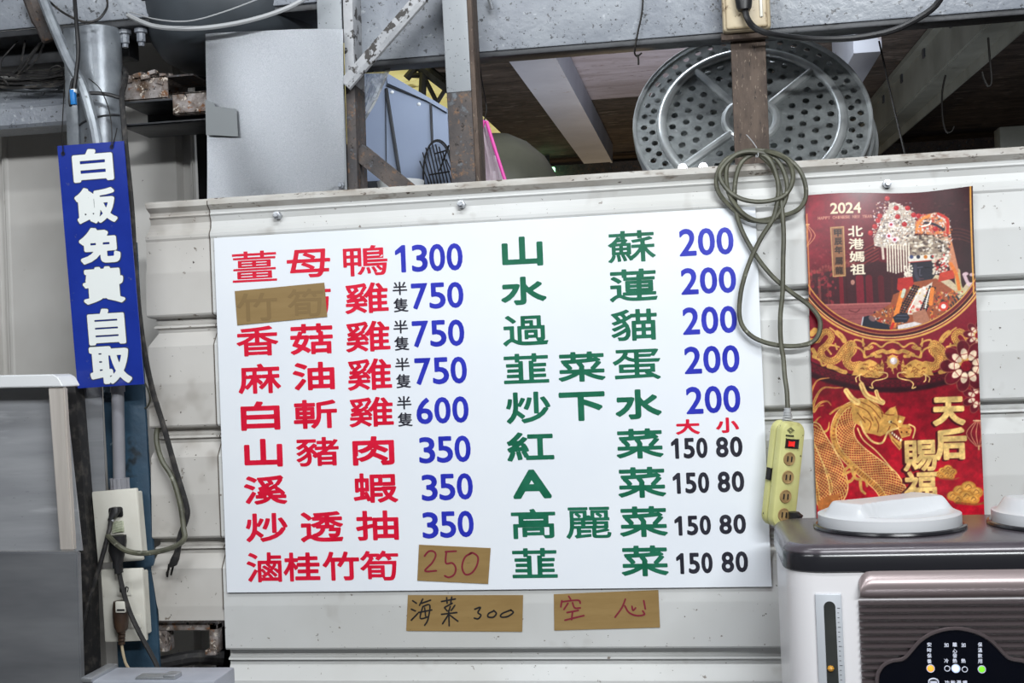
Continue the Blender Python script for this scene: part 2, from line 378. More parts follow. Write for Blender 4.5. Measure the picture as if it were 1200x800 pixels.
# left sheet overlaps behind; rough bitten edge on the left and a cut bottom corner
b = B(); pf = panel_profile(1.130, 1.86); pf.append((.003, 1.128)); rows = []
for (y, z) in pf:
    k = (z-1.13)/.725
    xl = -.958+(-.938+.958)*k + max(0, (y-.004))*.45 + .003*math.sin(z*90)
    if z < 1.2: xl += .012
    rows.append([b.verts.new((xl, y+.004, z)), b.verts.new((-.805, y+.004, z))])
for A, C in zip(rows, rows[1:]): b.faces.new((A[0], A[1], C[1], C[0]))
t.part('short_sheet', b, m_panelL, label='older grey end sheet with chipped left edge', ang=12)
b = B()
for (z, y0) in ((1.72, .024), (1.33, .024), (.9, .024)): box(b, (-.80, y0, z-.02), (1.15, y0+.03, z+.02))
box(b, (-.15, .05, 1.72), (.5, .42, 1.735)); box(b, (-.8, .024, 1.775), (1.15, .06, 1.80))
t.part('rail', b, m_rust)
for (px, py) in ((324, 252), (540, 239), (1040, 215)):
    b = B(); c = at(px, py, -.002); lathe(b, [(0, -.006), (.0035, -.006), (.0042, -.004), (.0042, -.001), (.007, -.0005), (.007, .012)], Matrix.Translation(c) @ Matrix.Rotation(-PI/2, 4, 'X') , 6)
    t.part('screw', b, m_galv)
t.done()
# --- cladding wall on the left, ribs vertical (x, y)
t = T('wall_left', kind='structure'); b = B(); prof = []
x = -1.75
for k in range(6):
    prof += [(x, .26), (x+.155, .26), (x+.162, .278), (x+.178, .278), (x+.185, .26)]; x += .2
    prof += [(x-.012, .26), (x-.009, .2575), (x-.004, .2575), (x-.001, .26)]
prof = [p for p in prof if p[0] < -.86]
r0 = [b.verts.new((p[0], p[1], .4)) for p in prof]; r1_ = [b.verts.new((p[0], p[1], 2.55)) for p in prof]
for i in range(len(prof)-1): b.faces.new((r0[i], r0[i+1], r1_[i+1], r1_[i]))
t.part(None, b, m_clad, ang=25); t.done()
# black sheet standing in for the shade in the gap between cladding and column
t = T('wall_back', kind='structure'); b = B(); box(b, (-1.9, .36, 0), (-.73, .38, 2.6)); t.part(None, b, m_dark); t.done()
# --- far room: roof, rafters, walls
def roofz(y): return 2.53+.030*y
t = T('ceiling', kind='structure')
def slab(x0, x1, y0, y1, dz=0):
    b = B(); prism(b, [(x0, y0, roofz(y0)+dz), (x1, y0, roofz(y0)+dz), (x1, y1, roofz(y1)+dz), (x0, y1, roofz(y1)+dz)], (0, 0, .03)); return b
t.part('roof_board', slab(-.75, -.42, .5, 5.4), m_wood)
t.part('roof_board', slab(-.42, .10, .5, 3.0), m_roofpale, label='pale stained roof sheet')
t.part('roof_board', slab(-.42, .10, 3.0, 5.4), m_wood)
t.part('roof_board', slab(.10, 2.6, .5, 5.4), m_wood)
t.part('roof_board', slab(-3.2, -.75, 3.7, 5.4), m_wood)
t.part('roof_board', slab(-.88, -.75, .5, 3.7), m_wood)
t.part('roof_board', slab(-3.2, -.88, .5, 1.7), m_wood)
t.part('skylight', slab(-3.2, -.88, 1.7, 3.7), m_sky, label='yellowed translucent roof sheet')
t.done()
t = T('wall_far', kind='structure'); b = B()
box(b, (-.42, 5.2, 0), (2.6, 5.25, 2.9)); t.part('dark_boards', b, m_wood)
b = B(); box(b, (-2.6, 5.9, 0), (-.42, 5.95, 3.1)); t.part('pale_boards', b, m_woodwarm)
t.done()
t = T('wall_right', kind='structure'); b = B(); box(b, (2.6, .3, 0), (2.64, 5.4, 2.9)); t.part(None, b, m_wood); t.done()
# main grey beam
bz = at(700, 50, .09).z; bz2 = bz+.21
t = T('overhead_beam', 'long grey painted steel beam across the top of the opening', 'beam')
b = B(); x0, x1 = -.58, 1.3
box(b, (x0, .09, bz), (x1, .098, bz2), .003); t.part('web', b, m_beam)
b = B(); box(b, (x0, .0905, bz-.010), (x1, .135, bz-.0005), .002); t.part('bottom_flange', b, m_beamB)  # darker colour painted in for the shaded underside
b = B(); box(b, (x0, .0985, bz2-.01), (x1, .135, bz2)); t.part('top_flange', b, m_beam)
t.done()
# left beam carrying bolts
lz = at(60, 30, .05).z
t = T('cross_beam', 'grey painted steel beam above the wire bundle with hanging bolts', 'beam')
b = B(); box(b, (-1.35, .05, lz), (-.60, .06, lz+.12), .003); t.part('web', b, m_beam)
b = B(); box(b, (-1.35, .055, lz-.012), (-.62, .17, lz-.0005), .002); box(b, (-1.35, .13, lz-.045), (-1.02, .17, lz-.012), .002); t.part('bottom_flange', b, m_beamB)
for px in (146, 165):
    b = B(); c = at(px, 29 if px < 150 else 36, .075); c.z = lz-.012
    lathe(b, [(0, 0), (.012, 0), (.012, -.008), (.008, -.009), (.008, -.024), (.0055, -.026), (.0055, -.032), (0, -.032)], Matrix.Translation(c), 8); t.part('bolt', b, m_beam)
t.done()
# left low purlin
pz0, pz1 = at(40, 148, .12).z, at(40, 98, .12).z; ph = pz1-pz0
t = T('wall_purlin', 'pale grey C-shaped purlin under the black wire bundle at left', 'purlin')
b = B(); xr = at(90, 120, .12).x
pr = [(.19, pz1), (.125, pz1), (.12, pz1-.006), (.12, pz1-ph*.25), (.128, pz1-ph*.38), (.120, pz1-ph*.55), (.120, pz0+.006), (.126, pz0), (.19, pz0), (.19, pz0+.004), (.13, pz0+.008), (.13, pz1-.008), (.19, pz1-.004)]
prism(b, [(-1.4, y, z) for y, z in pr], (xr+1.4, 0, 0)); t.part(None, b, m_beam, ang=30); t.done()
# ================================================================ COLUMN AND POSTS
def slanted(bm, p0, p1, hw, y0, y1, bev=.004, seg=2, x1w=None):
    """upright bar between bottom p0 and top p1 (Vectors), half width hw, from y0 to y1"""
    ax = (p1-p0); L = ax.length; az = ax/L; axx = Vector((0, 1, 0)).cross(az).normalized()
    c = (p0+p1)/2; c.y = (y0+y1)/2
    obox(bm, c, axx, Vector((0, 1, 0)), az, hw, (y1-y0)/2, L/2, bev, seg)
pA = at(154, 690, .0); pB = at(125, 165, .0); d_ = (pB-pA)/(pB.z-pA.z)
def colpt(z): return pA + d_*(z-pA.z)
t = T('steel_column', 'leaning steel column, grey at top and blue-green below, behind blue sign', 'column')
b = B(); slanted(b, colpt(0), colpt(1.79), .0385, .010, .019, .002); slanted(b, colpt(0)-Vector((.006, 0, 0)), colpt(1.79)-Vector((.006, 0, 0)), .006, .0195, .095, .001); t.part('blue_lower_section', b, m_bluepaint, label='blue-green painted lower section')
b = B(); q0 = at(124, 250, .062); q1 = at(115, 30, .062); qd = (q1-q0)/(q1.z-q0.z); sx = lambda z: q0+qd*(z-q0.z); tube(b, [sx(1.7905), sx(lz-.0125)], .0395, 36); box(b, (sx(lz).x-.052, .03, 1.95), (sx(lz).x-.028, .1, lz-.0125), .003); t.part('grey_upper_section', b, m_metpipe, label='grey painted upper section')
b = B(); p = sx(2.015); tube(b, smooth([p+Vector((.0405*math.cos(q), .0405*math.sin(q), .010*math.cos(q))) for q in [2*PI*k/24 for k in range(24)]], 2), .0018); t.part('band', b, m_beamB)
t.done()
# post A (behind galvanised sheet) and post B
ztop = 2.30
t = T('grey_post', 'steel post beside galvanised sheet, white flaking paint above, rusty below', 'post')
pa0, pa1 = at(411, 235, .04), at(409, 0, .04)
b = B(); q0 = at(411, 100, .04); slanted(b, q0, Vector((pa1.x-.0, .04, ztop)), .0085, .035, .10, .001); t.part('painted_flange', b, m_roughpaint)
b = B(); slanted(b, Vector((pa0.x, .04, 1.2)), q0, .0085, .035, .10, .001); t.part('rusty_flange', b, m_rust)
b = B(); f0, f1 = at(388, 200, .042), at(386, -10, .042); slanted(b, Vector((f0.x, .04, 1.2)), Vector((f1.x, .04, ztop)), .022, .040, .048, .001); t.part('front_face', b, m_postpaint)
t.done()
t = T('rusty_post', 'half painted steel post in the middle of the opening, bare rust below', 'post')
jz = at(538, 108, .03)
pb0, pb1 = at(543.5, 215, .03), at(532.5, 0, .03); dd = (pb1-pb0)/(pb1.z-pb0.z)
def pbp(z): return pb0+dd*(z-pb0.z)
b = B(); slanted(b, pbp(jz.z), pbp(ztop), .0215, .028, .036, .002); t.part('painted_face', b, m_postpaint)
b = B(); slanted(b, pbp(1.2), pbp(jz.z), .0215, .028, .036, .002); t.part('rusty_face', b, m_rust)
b = B(); o_ = Vector((.0255, 0, 0)); slanted(b, pbp(1.2)+o_, pbp(ztop)+o_, .004, .028, .085, .001); t.part('side_flange', b, m_rustb)
t.done()
t = T('strap_post', 'brown rusty flat steel post standing in front of the perforated trays', 'post')
s0, s1 = at(880, 215, .06), at(876, 20, .06); b = B(); slanted(b, Vector((s0.x, .06, 1.2)), Vector((s1.x, .06, 2.2)), .0285, .062, .07, .0015); t.part(None, b, m_rustb); t.done()
# diagonals
t = T('brace_pipe', 'paint-splashed diagonal steel angle rising from the left post to the ceiling', 'brace')
b = B(); a0, a1 = at(406, 100, .022), at(512, -22, .022); ax = (a1-a0).normalized(); nz = Vector((0, 1, 0)).cross(ax).normalized()
obox(b, (a0+a1)/2, ax, Vector((0, 1, 0)), nz, (a1-a0).length/2, .003, .0085, .0015); obox(b, (a0+a1)/2-nz*.010+Vector((0, .014, 0)), ax, Vector((0, 1, 0)), nz, (a1-a0).length/2, .016, .003, .001); tube(b, [a0+nz*.006+Vector((0, -.003, 0)), a1+nz*.006+Vector((0, -.003, 0))], .006, 8); t.part(None, b, m_roughpaint); t.done()
t = T('lower_brace', 'short rusty angle brace sloping down behind the partition top', 'brace')
b = B(); a0, a1 = at(419, 177, .05), at(492, 236, .05); ax = (a1-a0).normalized(); nz = Vector((0, 1, 0)).cross(ax).normalized()
obox(b, (a0+a1)/2, ax, Vector((0, 1, 0)), nz, (a1-a0).length/2, .003, .013, .001); obox(b, (a0+a1)/2-nz*.012+Vector((0, .015, 0)), ax, Vector((0, 1, 0)), nz, (a1-a0).length/2, .014, .003, .001); t.part(None, b, m_rust); t.done()
# rusty purlin stubs to the right of the column
t = T('rusted_purlin', 'flaking rusted C-channel stub with open end beside the column', 'purlin')
b = B(); u0, u1 = at(143, 117, .10), at(196, 88, .10)
def cch(bm, x0, x1, y0, y1, z0, z1, th=.004, lip=.015, openback=True):
    # web faces the camera at y0, flanges go back to y1
    box(bm, (x0, y0, z0), (x1, y0+th, z1), .001); box(bm, (x0, y0, z1-th), (x1, y1, z1), .001); box(bm, (x0, y0, z0), (x1, y1, z0+th), .001)
    box(bm, (x0, y1-th, z1-lip), (x1, y1, z1), .001); box(bm, (x0, y1-th, z0), (x1, y1, z0+lip), .001)
cch(b, u0.x, u1.x, .10, .19, u0.z-.004, u1.z)
for k in range(34):
    c = Vector((random.uniform(u0.x+.003, u1.x), random.uniform(.096, .13), u1.z+random.uniform(-.012, .008))); s_ = random.uniform(.003, .008)
    obox(b, c, Vector((1, random.uniform(-.4, .4), random.uniform(-.5, .5))).normalized(), Vector((0, 1, 0)), EZ, s_, s_*.6, s_*.5)
wb = t.part('web', b, m_rustflake)
b = B(); box(b, (u1.x-.002, .186, u0.z+.002), (u1.x+.062, .192, u1.z-.012)); box(b, (u1.x-.002, .10, u1.z-.004), (u1.x+.05, .19, u1.z-.001)); t.part('inner_face', b, m_rust); t.done()
t = T('open_purlin', 'dark open-faced C-channel below the flaking rusted stub', 'purlin')
b = B(); v0, v1 = at(143, 152, .09), at(246, 118, .09); xe = at(262, 150, .09).x
za, zb = v0.z+.004, u0.z-.006
box(b, (v0.x, .09, zb-.004), (xe, .20, zb), .001); box(b, (v0.x, .09, za), (xe, .20, za+.004), .001); box(b, (v0.x, .196, za), (xe, .20, zb), .001)
box(b, (v0.x, .09, za), (xe, .094, za+.006), .001)
t.part('channel', b, m_beamB)
b = B(); w0 = at(203, 118, .075).x; cch(b, w0, xe, .072, .089, za+.012, zb+.004, lip=.006); t.part('rusty_splice', b, m_rustflake, label='mottled rusty splice piece')
t.done()
# ================================================================ GALVANISED SHEET
t = T('galvanised_sheet', 'square galvanised steel sheet leaning above the partition top at left', 'metal sheet')
b = B(); c0, c1, c2, c3 = at(241, 40, .02), at(402, 34, .02), at(404, 226, .02), at(246, 236, .02)
ngx, ngz = 14, 14; G = []
for j in range(ngz+1):
    row = []
    for i in range(ngx+1):
        u, v = i/ngx, j/ngz; p = (c3.lerp(c2, u)).lerp(c0.lerp(c1, u), v)
        p.y = .020 - .010*math.sin(u*PI)*(.4+.6*v) - .012*(1-u)**3*(1-v) + .002*math.sin(u*9+v*4); row.append(b.verts.new(p))
    G.append(row)
for j in range(ngz):
    for i in range(ngx): b.faces.new((G[j][i], G[j][i+1], G[j+1][i+1], G[j+1][i]))
bmesh.ops.solidify(b, geom=b.faces[:], thickness=.0012); sh = t.part('sheet', b, m_galv)
b = B(); prism(b, [at(x, y, .0055) for x, y in ((240.5, 117), (250, 119.5), (252, 124.5), (276, 128), (277.5, 130), (279, 160), (241.5, 158))], (0, .0006, 0)); t.part('reflection_patch', b, m_refl_patch, ang=0, label='dull grey patch painted for the reflection of the rusty channel')  # flat grey shape painting in the neighbouring channel's reflection
b = B(); c = at(399, 217, .012); lathe(b, [(0, -.006), (.0035, -.006), (.0042, -.004), (.0042, -.001), (.006, -.0005), (.006, .008)], Matrix.Translation(c) @ Matrix.Rotation(-PI/2, 4, 'X'), 6); t.part('screw', b, m_beam)
t.done()
# ================================================================ TANK (top left) and its cables
t = T('round_tank', 'large round-bottomed dark grey tank hanging at the top left', 'tank')
c = at(262, -45, .06); b = B(); R = .165
tilt = Matrix.Translation(Vector((c.x-.01, .16, at(275, 50, .0).z))) @ Matrix.Rotation(math.radians(-7), 4, 'Y')
lathe(b, [(0, 0), (.05, .001), (.09, .006), (.12, .016), (.142, .034), (.157, .064), (.165, .1), (.165, .3), (.12, .33), (0, .34)], tilt, 56); tank = t.part('shell', b, m_tank, ang=50)
b = B(); lathe(b, [(.164, .12), (.170, .12), (.170, .132), (.164, .132)], tilt, 56); t.part('rim_band', b, m_tank)
t.done()
b = B(); cable(b, [(150, 18, .02), (178, 30, -.012), (215, 33.5, -.02), (255, 31, -.02), (300, 22, -.018), (340, 8, -.01), (366, -8, .0)], .0042)
one('white_cable', b, m_greycable, 'thick white cable sagging across the dark round tank', 'cable')
b = B(); cable(b, [(152, 14, .03), (185, 23, -.028), (222, 24.5, -.034), (262, 14, -.034), (310, -4, -.032)], .0012, 5)
one('thin_wire', b, m_greycable, 'thin pale wire crossing the dark round tank', 'wire')
# ================================================================ MENU BOARD
t = T('menu_board', 'large white menu board with red, green and blue Chinese dish names and prices', 'menu board')
b = B(); c0, c1 = at(251, 279), at(904.5, 687)
box(b, (c0.x, -.0020, c1.z), (c1.x, 0.0005, c0.z), .0004, 1); brd = t.part('sheet', b, m_board)
YB = -.0024
def chars(name, items, mat, r, label=None, n=56, th=t):
    b = B()
    for (ch, x0, y0, x1, y1) in items:
        c, w, h = pxbox(x0, y0, x1, y1, YB); glyph(b, ch, c, w, h, EX, EZ, r, n)
    return th.part(name, b, mat, label=label, ang=0)
RED = [[('薑', 272, 294, 324, 330), ('母', 336, 292, 387, 325), ('鴨', 402, 287.5, 454, 323)],
       [('竹', 279, 341, 326, 374), ('筍', 337, 336, 388, 371), ('雞', 404, 331, 455, 367)],
       [('香', 277, 382, 326, 417), ('菇', 340, 379, 390, 415), ('雞', 405, 376, 457, 412)],
       [('麻', 279, 426, 329, 461), ('油', 343, 424, 392, 457), ('雞', 407, 420, 459, 457)],
       [('白', 282, 470, 328, 504), ('斬', 344, 468, 395, 502), ('雞', 409, 465, 461, 500)],
       [('山', 286, 514, 331, 547), ('豬', 347, 512, 397, 546), ('肉', 413, 511, 462, 545)],
       [('溪', 286, 557, 336, 591), ('蝦', 414, 554, 466, 589)],
       [('炒', 288, 601, 337, 635), ('透', 352, 599, 402, 635), ('抽', 417, 598, 467, 633)],
       [('滷', 289, 647, 330, 682), ('桂', 332, 647, 375, 681), ('竹', 378, 646, 421, 680), ('筍', 422, 645, 467, 680)]]
GRN = [[('山', 588, 277, 636, 312), ('蘇', 712, 270, 768, 307)],
       [('水', 587, 324, 640, 357), ('蓮', 714, 315, 770, 353)],
       [('過', 589, 369, 642, 405), ('貓', 716, 362, 770, 399)],
       [('韮', 590, 414, 643, 449), ('菜', 654, 412, 709, 447), ('蛋', 718, 409, 774, 445)],
       [('炒', 593, 459, 645, 496), ('下', 655, 459, 709, 493), ('水', 721, 456, 775, 491)],
       [('紅', 594, 506, 649, 540), ('菜', 722, 502, 777, 537)],
       [('A', 601, 550, 646, 584), ('菜', 724, 547, 780, 583)],
       [('高', 599, 596, 651, 631), ('麗', 663, 594, 716, 631), ('菜', 726, 593, 782, 629)],
       [('韮', 600, 642, 653, 677), ('菜', 728, 639, 783, 675)]]
DENSE = set('薑雞鴨豬蘇蓮貓麗滷韮過筍')
for nm, rows, mt, lb in (('menu_character', RED, m_red, 'red character'), ('menu_character', GRN, m_green, 'green character')):
    for row in rows:
        for (ch, x0, y0, x1, y1) in row:
            b = B()
            c, w, h = pxbox(x0, y0, x1, y1, YB); r = {'薑': .0004, '鴨': .0008, '母': .0012, '蛋': .0010, '香': .0013, '麗': .0009, '蘇': .0009, '韮': .0011, '貓': .0012, '高': .0013, 'A': .0032, '菜': .0015, '山': .0024, '下': .0024, '水': .0022, '白': .0022, '紅': .0018, '油': .0018, '肉': .0020}.get(ch, .0012 if ch in DENSE else .0016)
            glyph(b, ch, c, w, h, EX, EZ, r, 64, 1.25)
            t.part(nm, b, mt, label=lb, ang=0)
def digits(s, x0, y0, x1, y1, slope):
    """digits spread over a pixel box whose baseline climbs to the right"""
    n = len(s); out = []; pitch = (x1-x0)/n
    for i, d in enumerate(s):
        k = (i+.5)/n-.5; g = .9
        xa = x0+i*pitch+(g if d != '1' else pitch*.10); xb = x0+(i+1)*pitch-(g if d != '1' else pitch*.30)
        dy = slope*k*(x1-x0); out.append((d, xa, y0+dy, xb, y1+dy))
    return out
BLU = [('1300', 461, 286, 543, 318), ('750', 481, 331, 544, 361.5), ('750', 482, 375, 545, 406), ('750', 485, 418.5, 548, 450), ('600', 487, 465, 550, 496),
       ('350', 490, 511, 552.5, 542), ('350', 493, 555, 555, 586), ('350', 494, 599, 556, 630),
       ('200', 795, 267, 860.5, 299), ('200', 797, 313, 863.5, 344), ('200', 799, 359, 864.5, 391), ('200', 801, 405, 867.5, 437), ('200', 803, 452, 868.5, 484)]
for (s_, x0, y0, x1, y1) in BLU: chars('price', digits(s_, x0, y0, x1, y1, -.04), m_blue, .0012, 'blue price', 44)
for (y0, y1, xa, xb) in ((513, 537, 785, 838), (553.5, 578, 787, 840), (604, 627, 789, 842), (647.5, 672, 791, 844.5)):
    b = digits('150', xa, y0, xa+45, y1, -.03)+digits('80', xb, y0-1.5, xb+33, y1-1.5, -.03)
    chars('price', b, m_black, .0013, 'black large and small price', 40)
for (x, y) in ((460, 330), (461, 375), (463, 419), (465, 464)):
    chars('portion_note', [('半', x, y, x+17, y+15.5), ('隻', x+1, y+19, x+18.5, y+35.5)], m_black, .0004, 'small black half-portion note', 34)
chars('size_heading', [('大', 792, 491, 820, 509)], m_red, .0012, 'small red heading for the large size', 34); chars('size_heading', [('小', 839, 489, 866, 507)], m_red, .0012, 'small red heading for the small size', 34)
t.done()
# tape strips
def tape(name, quad, mat, label, strokes=(), pen=None, w=.0024, Y=-.0034, ghosts=(), group=None, groups=None):
    t = T(name, label, 'tape', 'brown tape strips')
    b = B(); q = [at(x, y, Y) for x, y in quad]; prism(b, q, (0, .0004, 0)); t.part('strip', b, mat, ang=0)
    for (ch, x0, y0, x1, y1) in ghosts:
        b = B(); c, ww, hh = pxbox(x0, y0, x1, y1, Y-.0003); glyph(b, ch, c, ww, hh, EX, EZ, .0008, 48); t.part('covered_character', b, m_ghost, ang=0, label='faint lettering showing through')
    if strokes:
        i0 = 0
        for n_ in groups or [len(strokes)]:
            b = B()
            for i in range(i0, i0+n_): ribbon(b, smooth([at(x, y, Y-.0004-.00001*i) for x, y in strokes[i]], 6), w)
            t.part('handwriting', b, pen, ang=0); i0 += n_
    return t.done()
tape('packing_tape', [(275, 341), (380, 331), (383.5, 371), (278, 381)], m_tape2, 'blank brown tape strip covering two red characters near top left', ghosts=[('竹', 277, 343, 325, 376), ('筍', 337, 338, 379, 371)])
def zc(pts, ox, oy, sc): return [(ox+x/sc, oy+y/sc) for x, y in pts]
S250 = [zc(p, 270, 540, 4) for p in ([(910, 445), (930, 423), (955, 425), (962, 445), (945, 478), (912, 515), (965, 514)], [(1008, 425), (1058, 422)], [(1012, 428), (1010, 478), (1040, 478), (1056, 500), (1050, 530), (1025, 545), (1005, 538)], [(1130, 432), (1100, 450), (1086, 495), (1100, 530), (1130, 525), (1155, 490), (1160, 450), (1135, 430), (1120, 436)])]
tape('price_tape', [(491, 638), (575, 642), (572, 684), (489, 680)], m_tape, 'brown tape with red handwritten 250 stuck on the white board', S250, m_penr, .0030, groups=[1, 2, 1])
k3 = 3.333
H1 = [zc(p, 440, 640, k3) for p in ([(145, 212), (160, 222)], [(140, 245), (156, 252)], [(140, 288), (165, 262)], [(185, 205), (172, 230)], [(180, 222), (215, 210)], [(185, 235), (175, 280), (205, 275)], [(185, 235), (212, 230), (205, 285), (192, 308)], [(168, 258), (220, 248)], [(192, 240), (196, 272)],
    [(258, 215), (312, 205)], [(278, 200), (280, 222)], [(298, 198), (294, 220)], [(300, 222), (270, 238)], [(270, 240), (280, 252)], [(292, 235), (288, 250)], [(310, 230), (296, 250)], [(258, 265), (318, 258)], [(286, 250), (288, 310)], [(284, 268), (262, 302)], [(290, 268), (322, 292)],
    [(388, 245), (410, 238), (400, 258), (412, 268), (402, 282), (386, 280)], [(462, 252), (442, 262), (440, 275), (460, 276), (472, 262), (462, 250)], [(530, 248), (495, 262), (490, 275), (515, 274), (538, 258), (528, 248)])]
tape('price_tape', [(478, 697), (613, 697), (612, 740), (476, 739)], m_tape, 'brown tape with black handwritten Chinese and 300 below the board', H1, m_penk, .0026, Y=.0022, groups=[9, 11, 1, 1, 1])
H2 = [zc(p, 440, 640, k3) for p in ([(755, 195), (762, 206)], [(728, 212), (724, 236)], [(728, 216), (790, 210), (800, 222)], [(752, 222), (736, 246)], [(770, 220), (778, 240), (800, 240)], [(748, 258), (792, 250)], [(770, 255), (766, 286)], [(740, 288), (814, 270)],
    [(976, 206), (962, 240), (936, 276)], [(974, 232), (990, 258), (1020, 270), (1050, 266), (1044, 252)], [(1002, 234), (1006, 250), (1016, 240)], [(1048, 212), (1054, 244)])]
tape('price_tape', [(649, 696), (771.5, 691), (773.5, 735), (649.5, 738.5)], m_tape, 'brown tape with two red handwritten characters below the board', H2, m_penr, .0028, Y=.0022, groups=[8, 4])
# ================================================================ BLUE SIGN
t = T('blue_sign', 'tilted blue hanging sign with six white Chinese characters', 'sign')
YS = -.055
q = [at(67, 171, YS), at(145, 165, YS), at(169, 450, YS), at(91, 455, YS)]
b = B(); ng = 8; ff = []; ring = []
uu = ((q[1]-q[0]).normalized()+(q[2]-q[3]).normalized()).normalized(); vv = ((q[0]-q[3]).normalized()+(q[1]-q[2]).normalized()).normalized()
cs = (q[0]+q[1]+q[2]+q[3])/4
prism(b, [q[3], q[2], q[1], q[0]], (0, .0015, 0)); t.part('plate', b, m_signblue)
SG = [('白', 85, 174, 133, 213), ('飯', 88, 219, 137, 262), ('免', 93, 266, 141, 309), ('費', 97, 312, 146, 356), ('自', 103, 361, 147, 404), ('取', 105, 405, 154, 450)]
for (ch, x0, y0, x1, y1) in SG:
    c, w, h = pxbox(x0, y0, x1, y1, YS)
    zl = EZ; xl = EX; xl2 = uu; zl2 = vv
    b = B(); glyph(b, ch, c+Vector((0, -.0007, 0)), w*1.03, h*1.03, xl2, zl2, .0043 if ch not in '自飯費' else .0038, 60); o1 = t.part('letter_outline', b, m_signedge, ang=0)
    b = B(); glyph(b, ch, c+Vector((0, -.0011, 0)), w*.985, h*.985, xl2, zl2, .0034 if ch not in '自飯費' else .0029, 60); t.part('letter', b, m_signwhite, ang=0, parent=None)
b = B(); cable(b, [(76, 95, .0), (74, 128, -.03), (73, 155, -.05), (74, 176, -.058), (75, 182, -.054)], .0009, 5, 4); cable(b, [(104, 92, -.0), (118, 105, -.02), (128, 130, -.05), (131, 155, -.058), (131, 172, -.058), (135, 160, -.056), (137, 150, -.05)], .0009, 5, 4)
t.part('hanging_wire', b, m_hook)
for (x, y) in ((74, 180), (131, 172)):
    b = B(); c = at(x, y, YS-.0012); lathe(b, [(.0018, 0), (.0035, 0), (.0035, .001), (.0018, .001)], Matrix.Translation(c) @ Matrix.Rotation(PI/2, 4, 'X'), 12); t.part('eyelet', b, m_hook)
t.done()
# ================================================================ CONDUIT, OUTLETS, CABLES AT LEFT
t = T('wall_conduit', 'grey conduit running down the column into the upper outlet plate', 'conduit')
b = B(); tube(b, smooth([at(48, -8, -.01), at(62, 28, -.012), at(80, 70, -.014), at(95, 98, -.016), at(104, 125, -.018), at(113, 165, -.02), at(120, 230, -.02), at(128, 330, -.016), at(134, 430, -.012), at(136, 452, -.012)], 6), .0095, 10); t.part('bent_pipe', b, m_metpipe)
b = B(); p0, p1, p2 = at(137.5, 440, -.012), at(140, 560, -.010), at(140.8, 573, -.010)
tube(b, [p0, p1], .0105, 14); tube(b, [p0, p0.lerp(p1, .16)], .0125, 14); t.part('straight_pipe', b, m_pvc)
b = B(); tube(b, [p1, p2], .0150, 14)
for k in range(14):
    a = 2*PI*k/14; tube(b, [p1+Vector((math.cos(a)*.015, math.sin(a)*.015, 0)), p2+Vector((math.cos(a)*.015, math.sin(a)*.015, 0))], .0014, 5)
t.part('pipe_nut', b, m_pvc); t.done()
def plate(label, x0, y0, x1, y1, Y, lean):
    t = T('outlet_plate', label, 'outlet', 'outlet plates on the column'); b = B(); c, w, h = pxbox(x0, y0, x1, y1, Y)
    a = math.radians(lean); ux = Vector((math.cos(a), 0, math.sin(a))); uz = Vector((-math.sin(a), 0, math.cos(a)))
    obox(b, c, ux, Vector((0, 1, 0)), uz, w/2, .0045, h/2, .0025, 2)
    obox(b, c+Vector((0, .016, 0)), ux, Vector((0, 1, 0)), uz, w/2*.86, .013, h/2*.88, .002, 1)
    t.part('cover', b, m_plate); return t, c, ux, uz, w, h
t, c, ux, uz, w, h = plate('upper cream outlet plate on the column with plugs in it', 112, 573.5, 165, 658, -.030, 3.2)
b = B(); yv = Vector((0, -.005, 0)); p = at(136, 600, -.035); obox(b, p, ux, Vector((0, 1, 0)), uz, .0125, .0012, .0085, .003, 2); t.part('socket_hole', b, m_rubber)
p = at(138, 617, -.036); b = B(); obox(b, p, ux, Vector((0, 1, 0)), uz, .011, .002, .010, .002)
for k in range(5): obox(b, p+uz*(.008-.004*k)+Vector((0, -.002, 0)), (ux+uz*.15).normalized(), Vector((0, 1, 0)), uz, .010, .001, .0008)
t.part('socket_face', b, M('chipped_cream_socket', (206, 208, 190), (150, 158, 130), 60, .5), label='chipped socket face')
t.done()
t, c, ux, uz, w, h = plate('lower cream outlet plate on the column with brown plug', 121.5, 666, 170.5, 751, -.028, 1.5)
b = B(); p = at(145, 690, -.0335); obox(b, p, ux, Vector((0, 1, 0)), uz, .0135, .0012, .0115, .0015); t.part('socket_face', b, m_plate)
b = B()
for dx in (-.0055, .0045): obox(b, p+ux*dx+Vector((0, -.0012, -.001)), ux, Vector((0, 1, 0)), uz, .0011, .0006, .0042)
tube(b, smooth([p+ux*.0045+uz*(.004)+Vector((0, -.0015, 0)), p+ux*.009+uz*.002+Vector((0, -.0015, 0)), p+ux*.007-uz*.005+Vector((0, -.0015, 0))], 4), .0009, 5)
t.part('socket_slot', b, m_rubber)
b = B(); p2 = at(152, 728, -.0335); obox(b, p2+ux*.008, ux, Vector((0, 1, 0)), uz, .0135, .0010, .0115, .0015); t.part('socket_face', b, m_plate)
t.done()
def plug_body(bm, pts, ws, d):
    rings = []
    for p, w in zip(pts, ws):
        rings.append([bm.verts.new(p+Vector((math.cos(a)*w, math.sin(a)*d, 0))) for a in [2*PI*(k+.5)/12 for k in range(12)]])
    for A, C in zip(rings, rings[1:]):
        for k in range(12): bm.faces.new((A[k], A[(k+1) % 12], C[(k+1) % 12], C[k]))
    bm.faces.new(rings[0][::-1]); bm.faces.new(rings[-1])
t = T('power_plug', 'black plug and cable crossing in front of the lower outlet plate', 'plug', 'plugs in the column outlets')
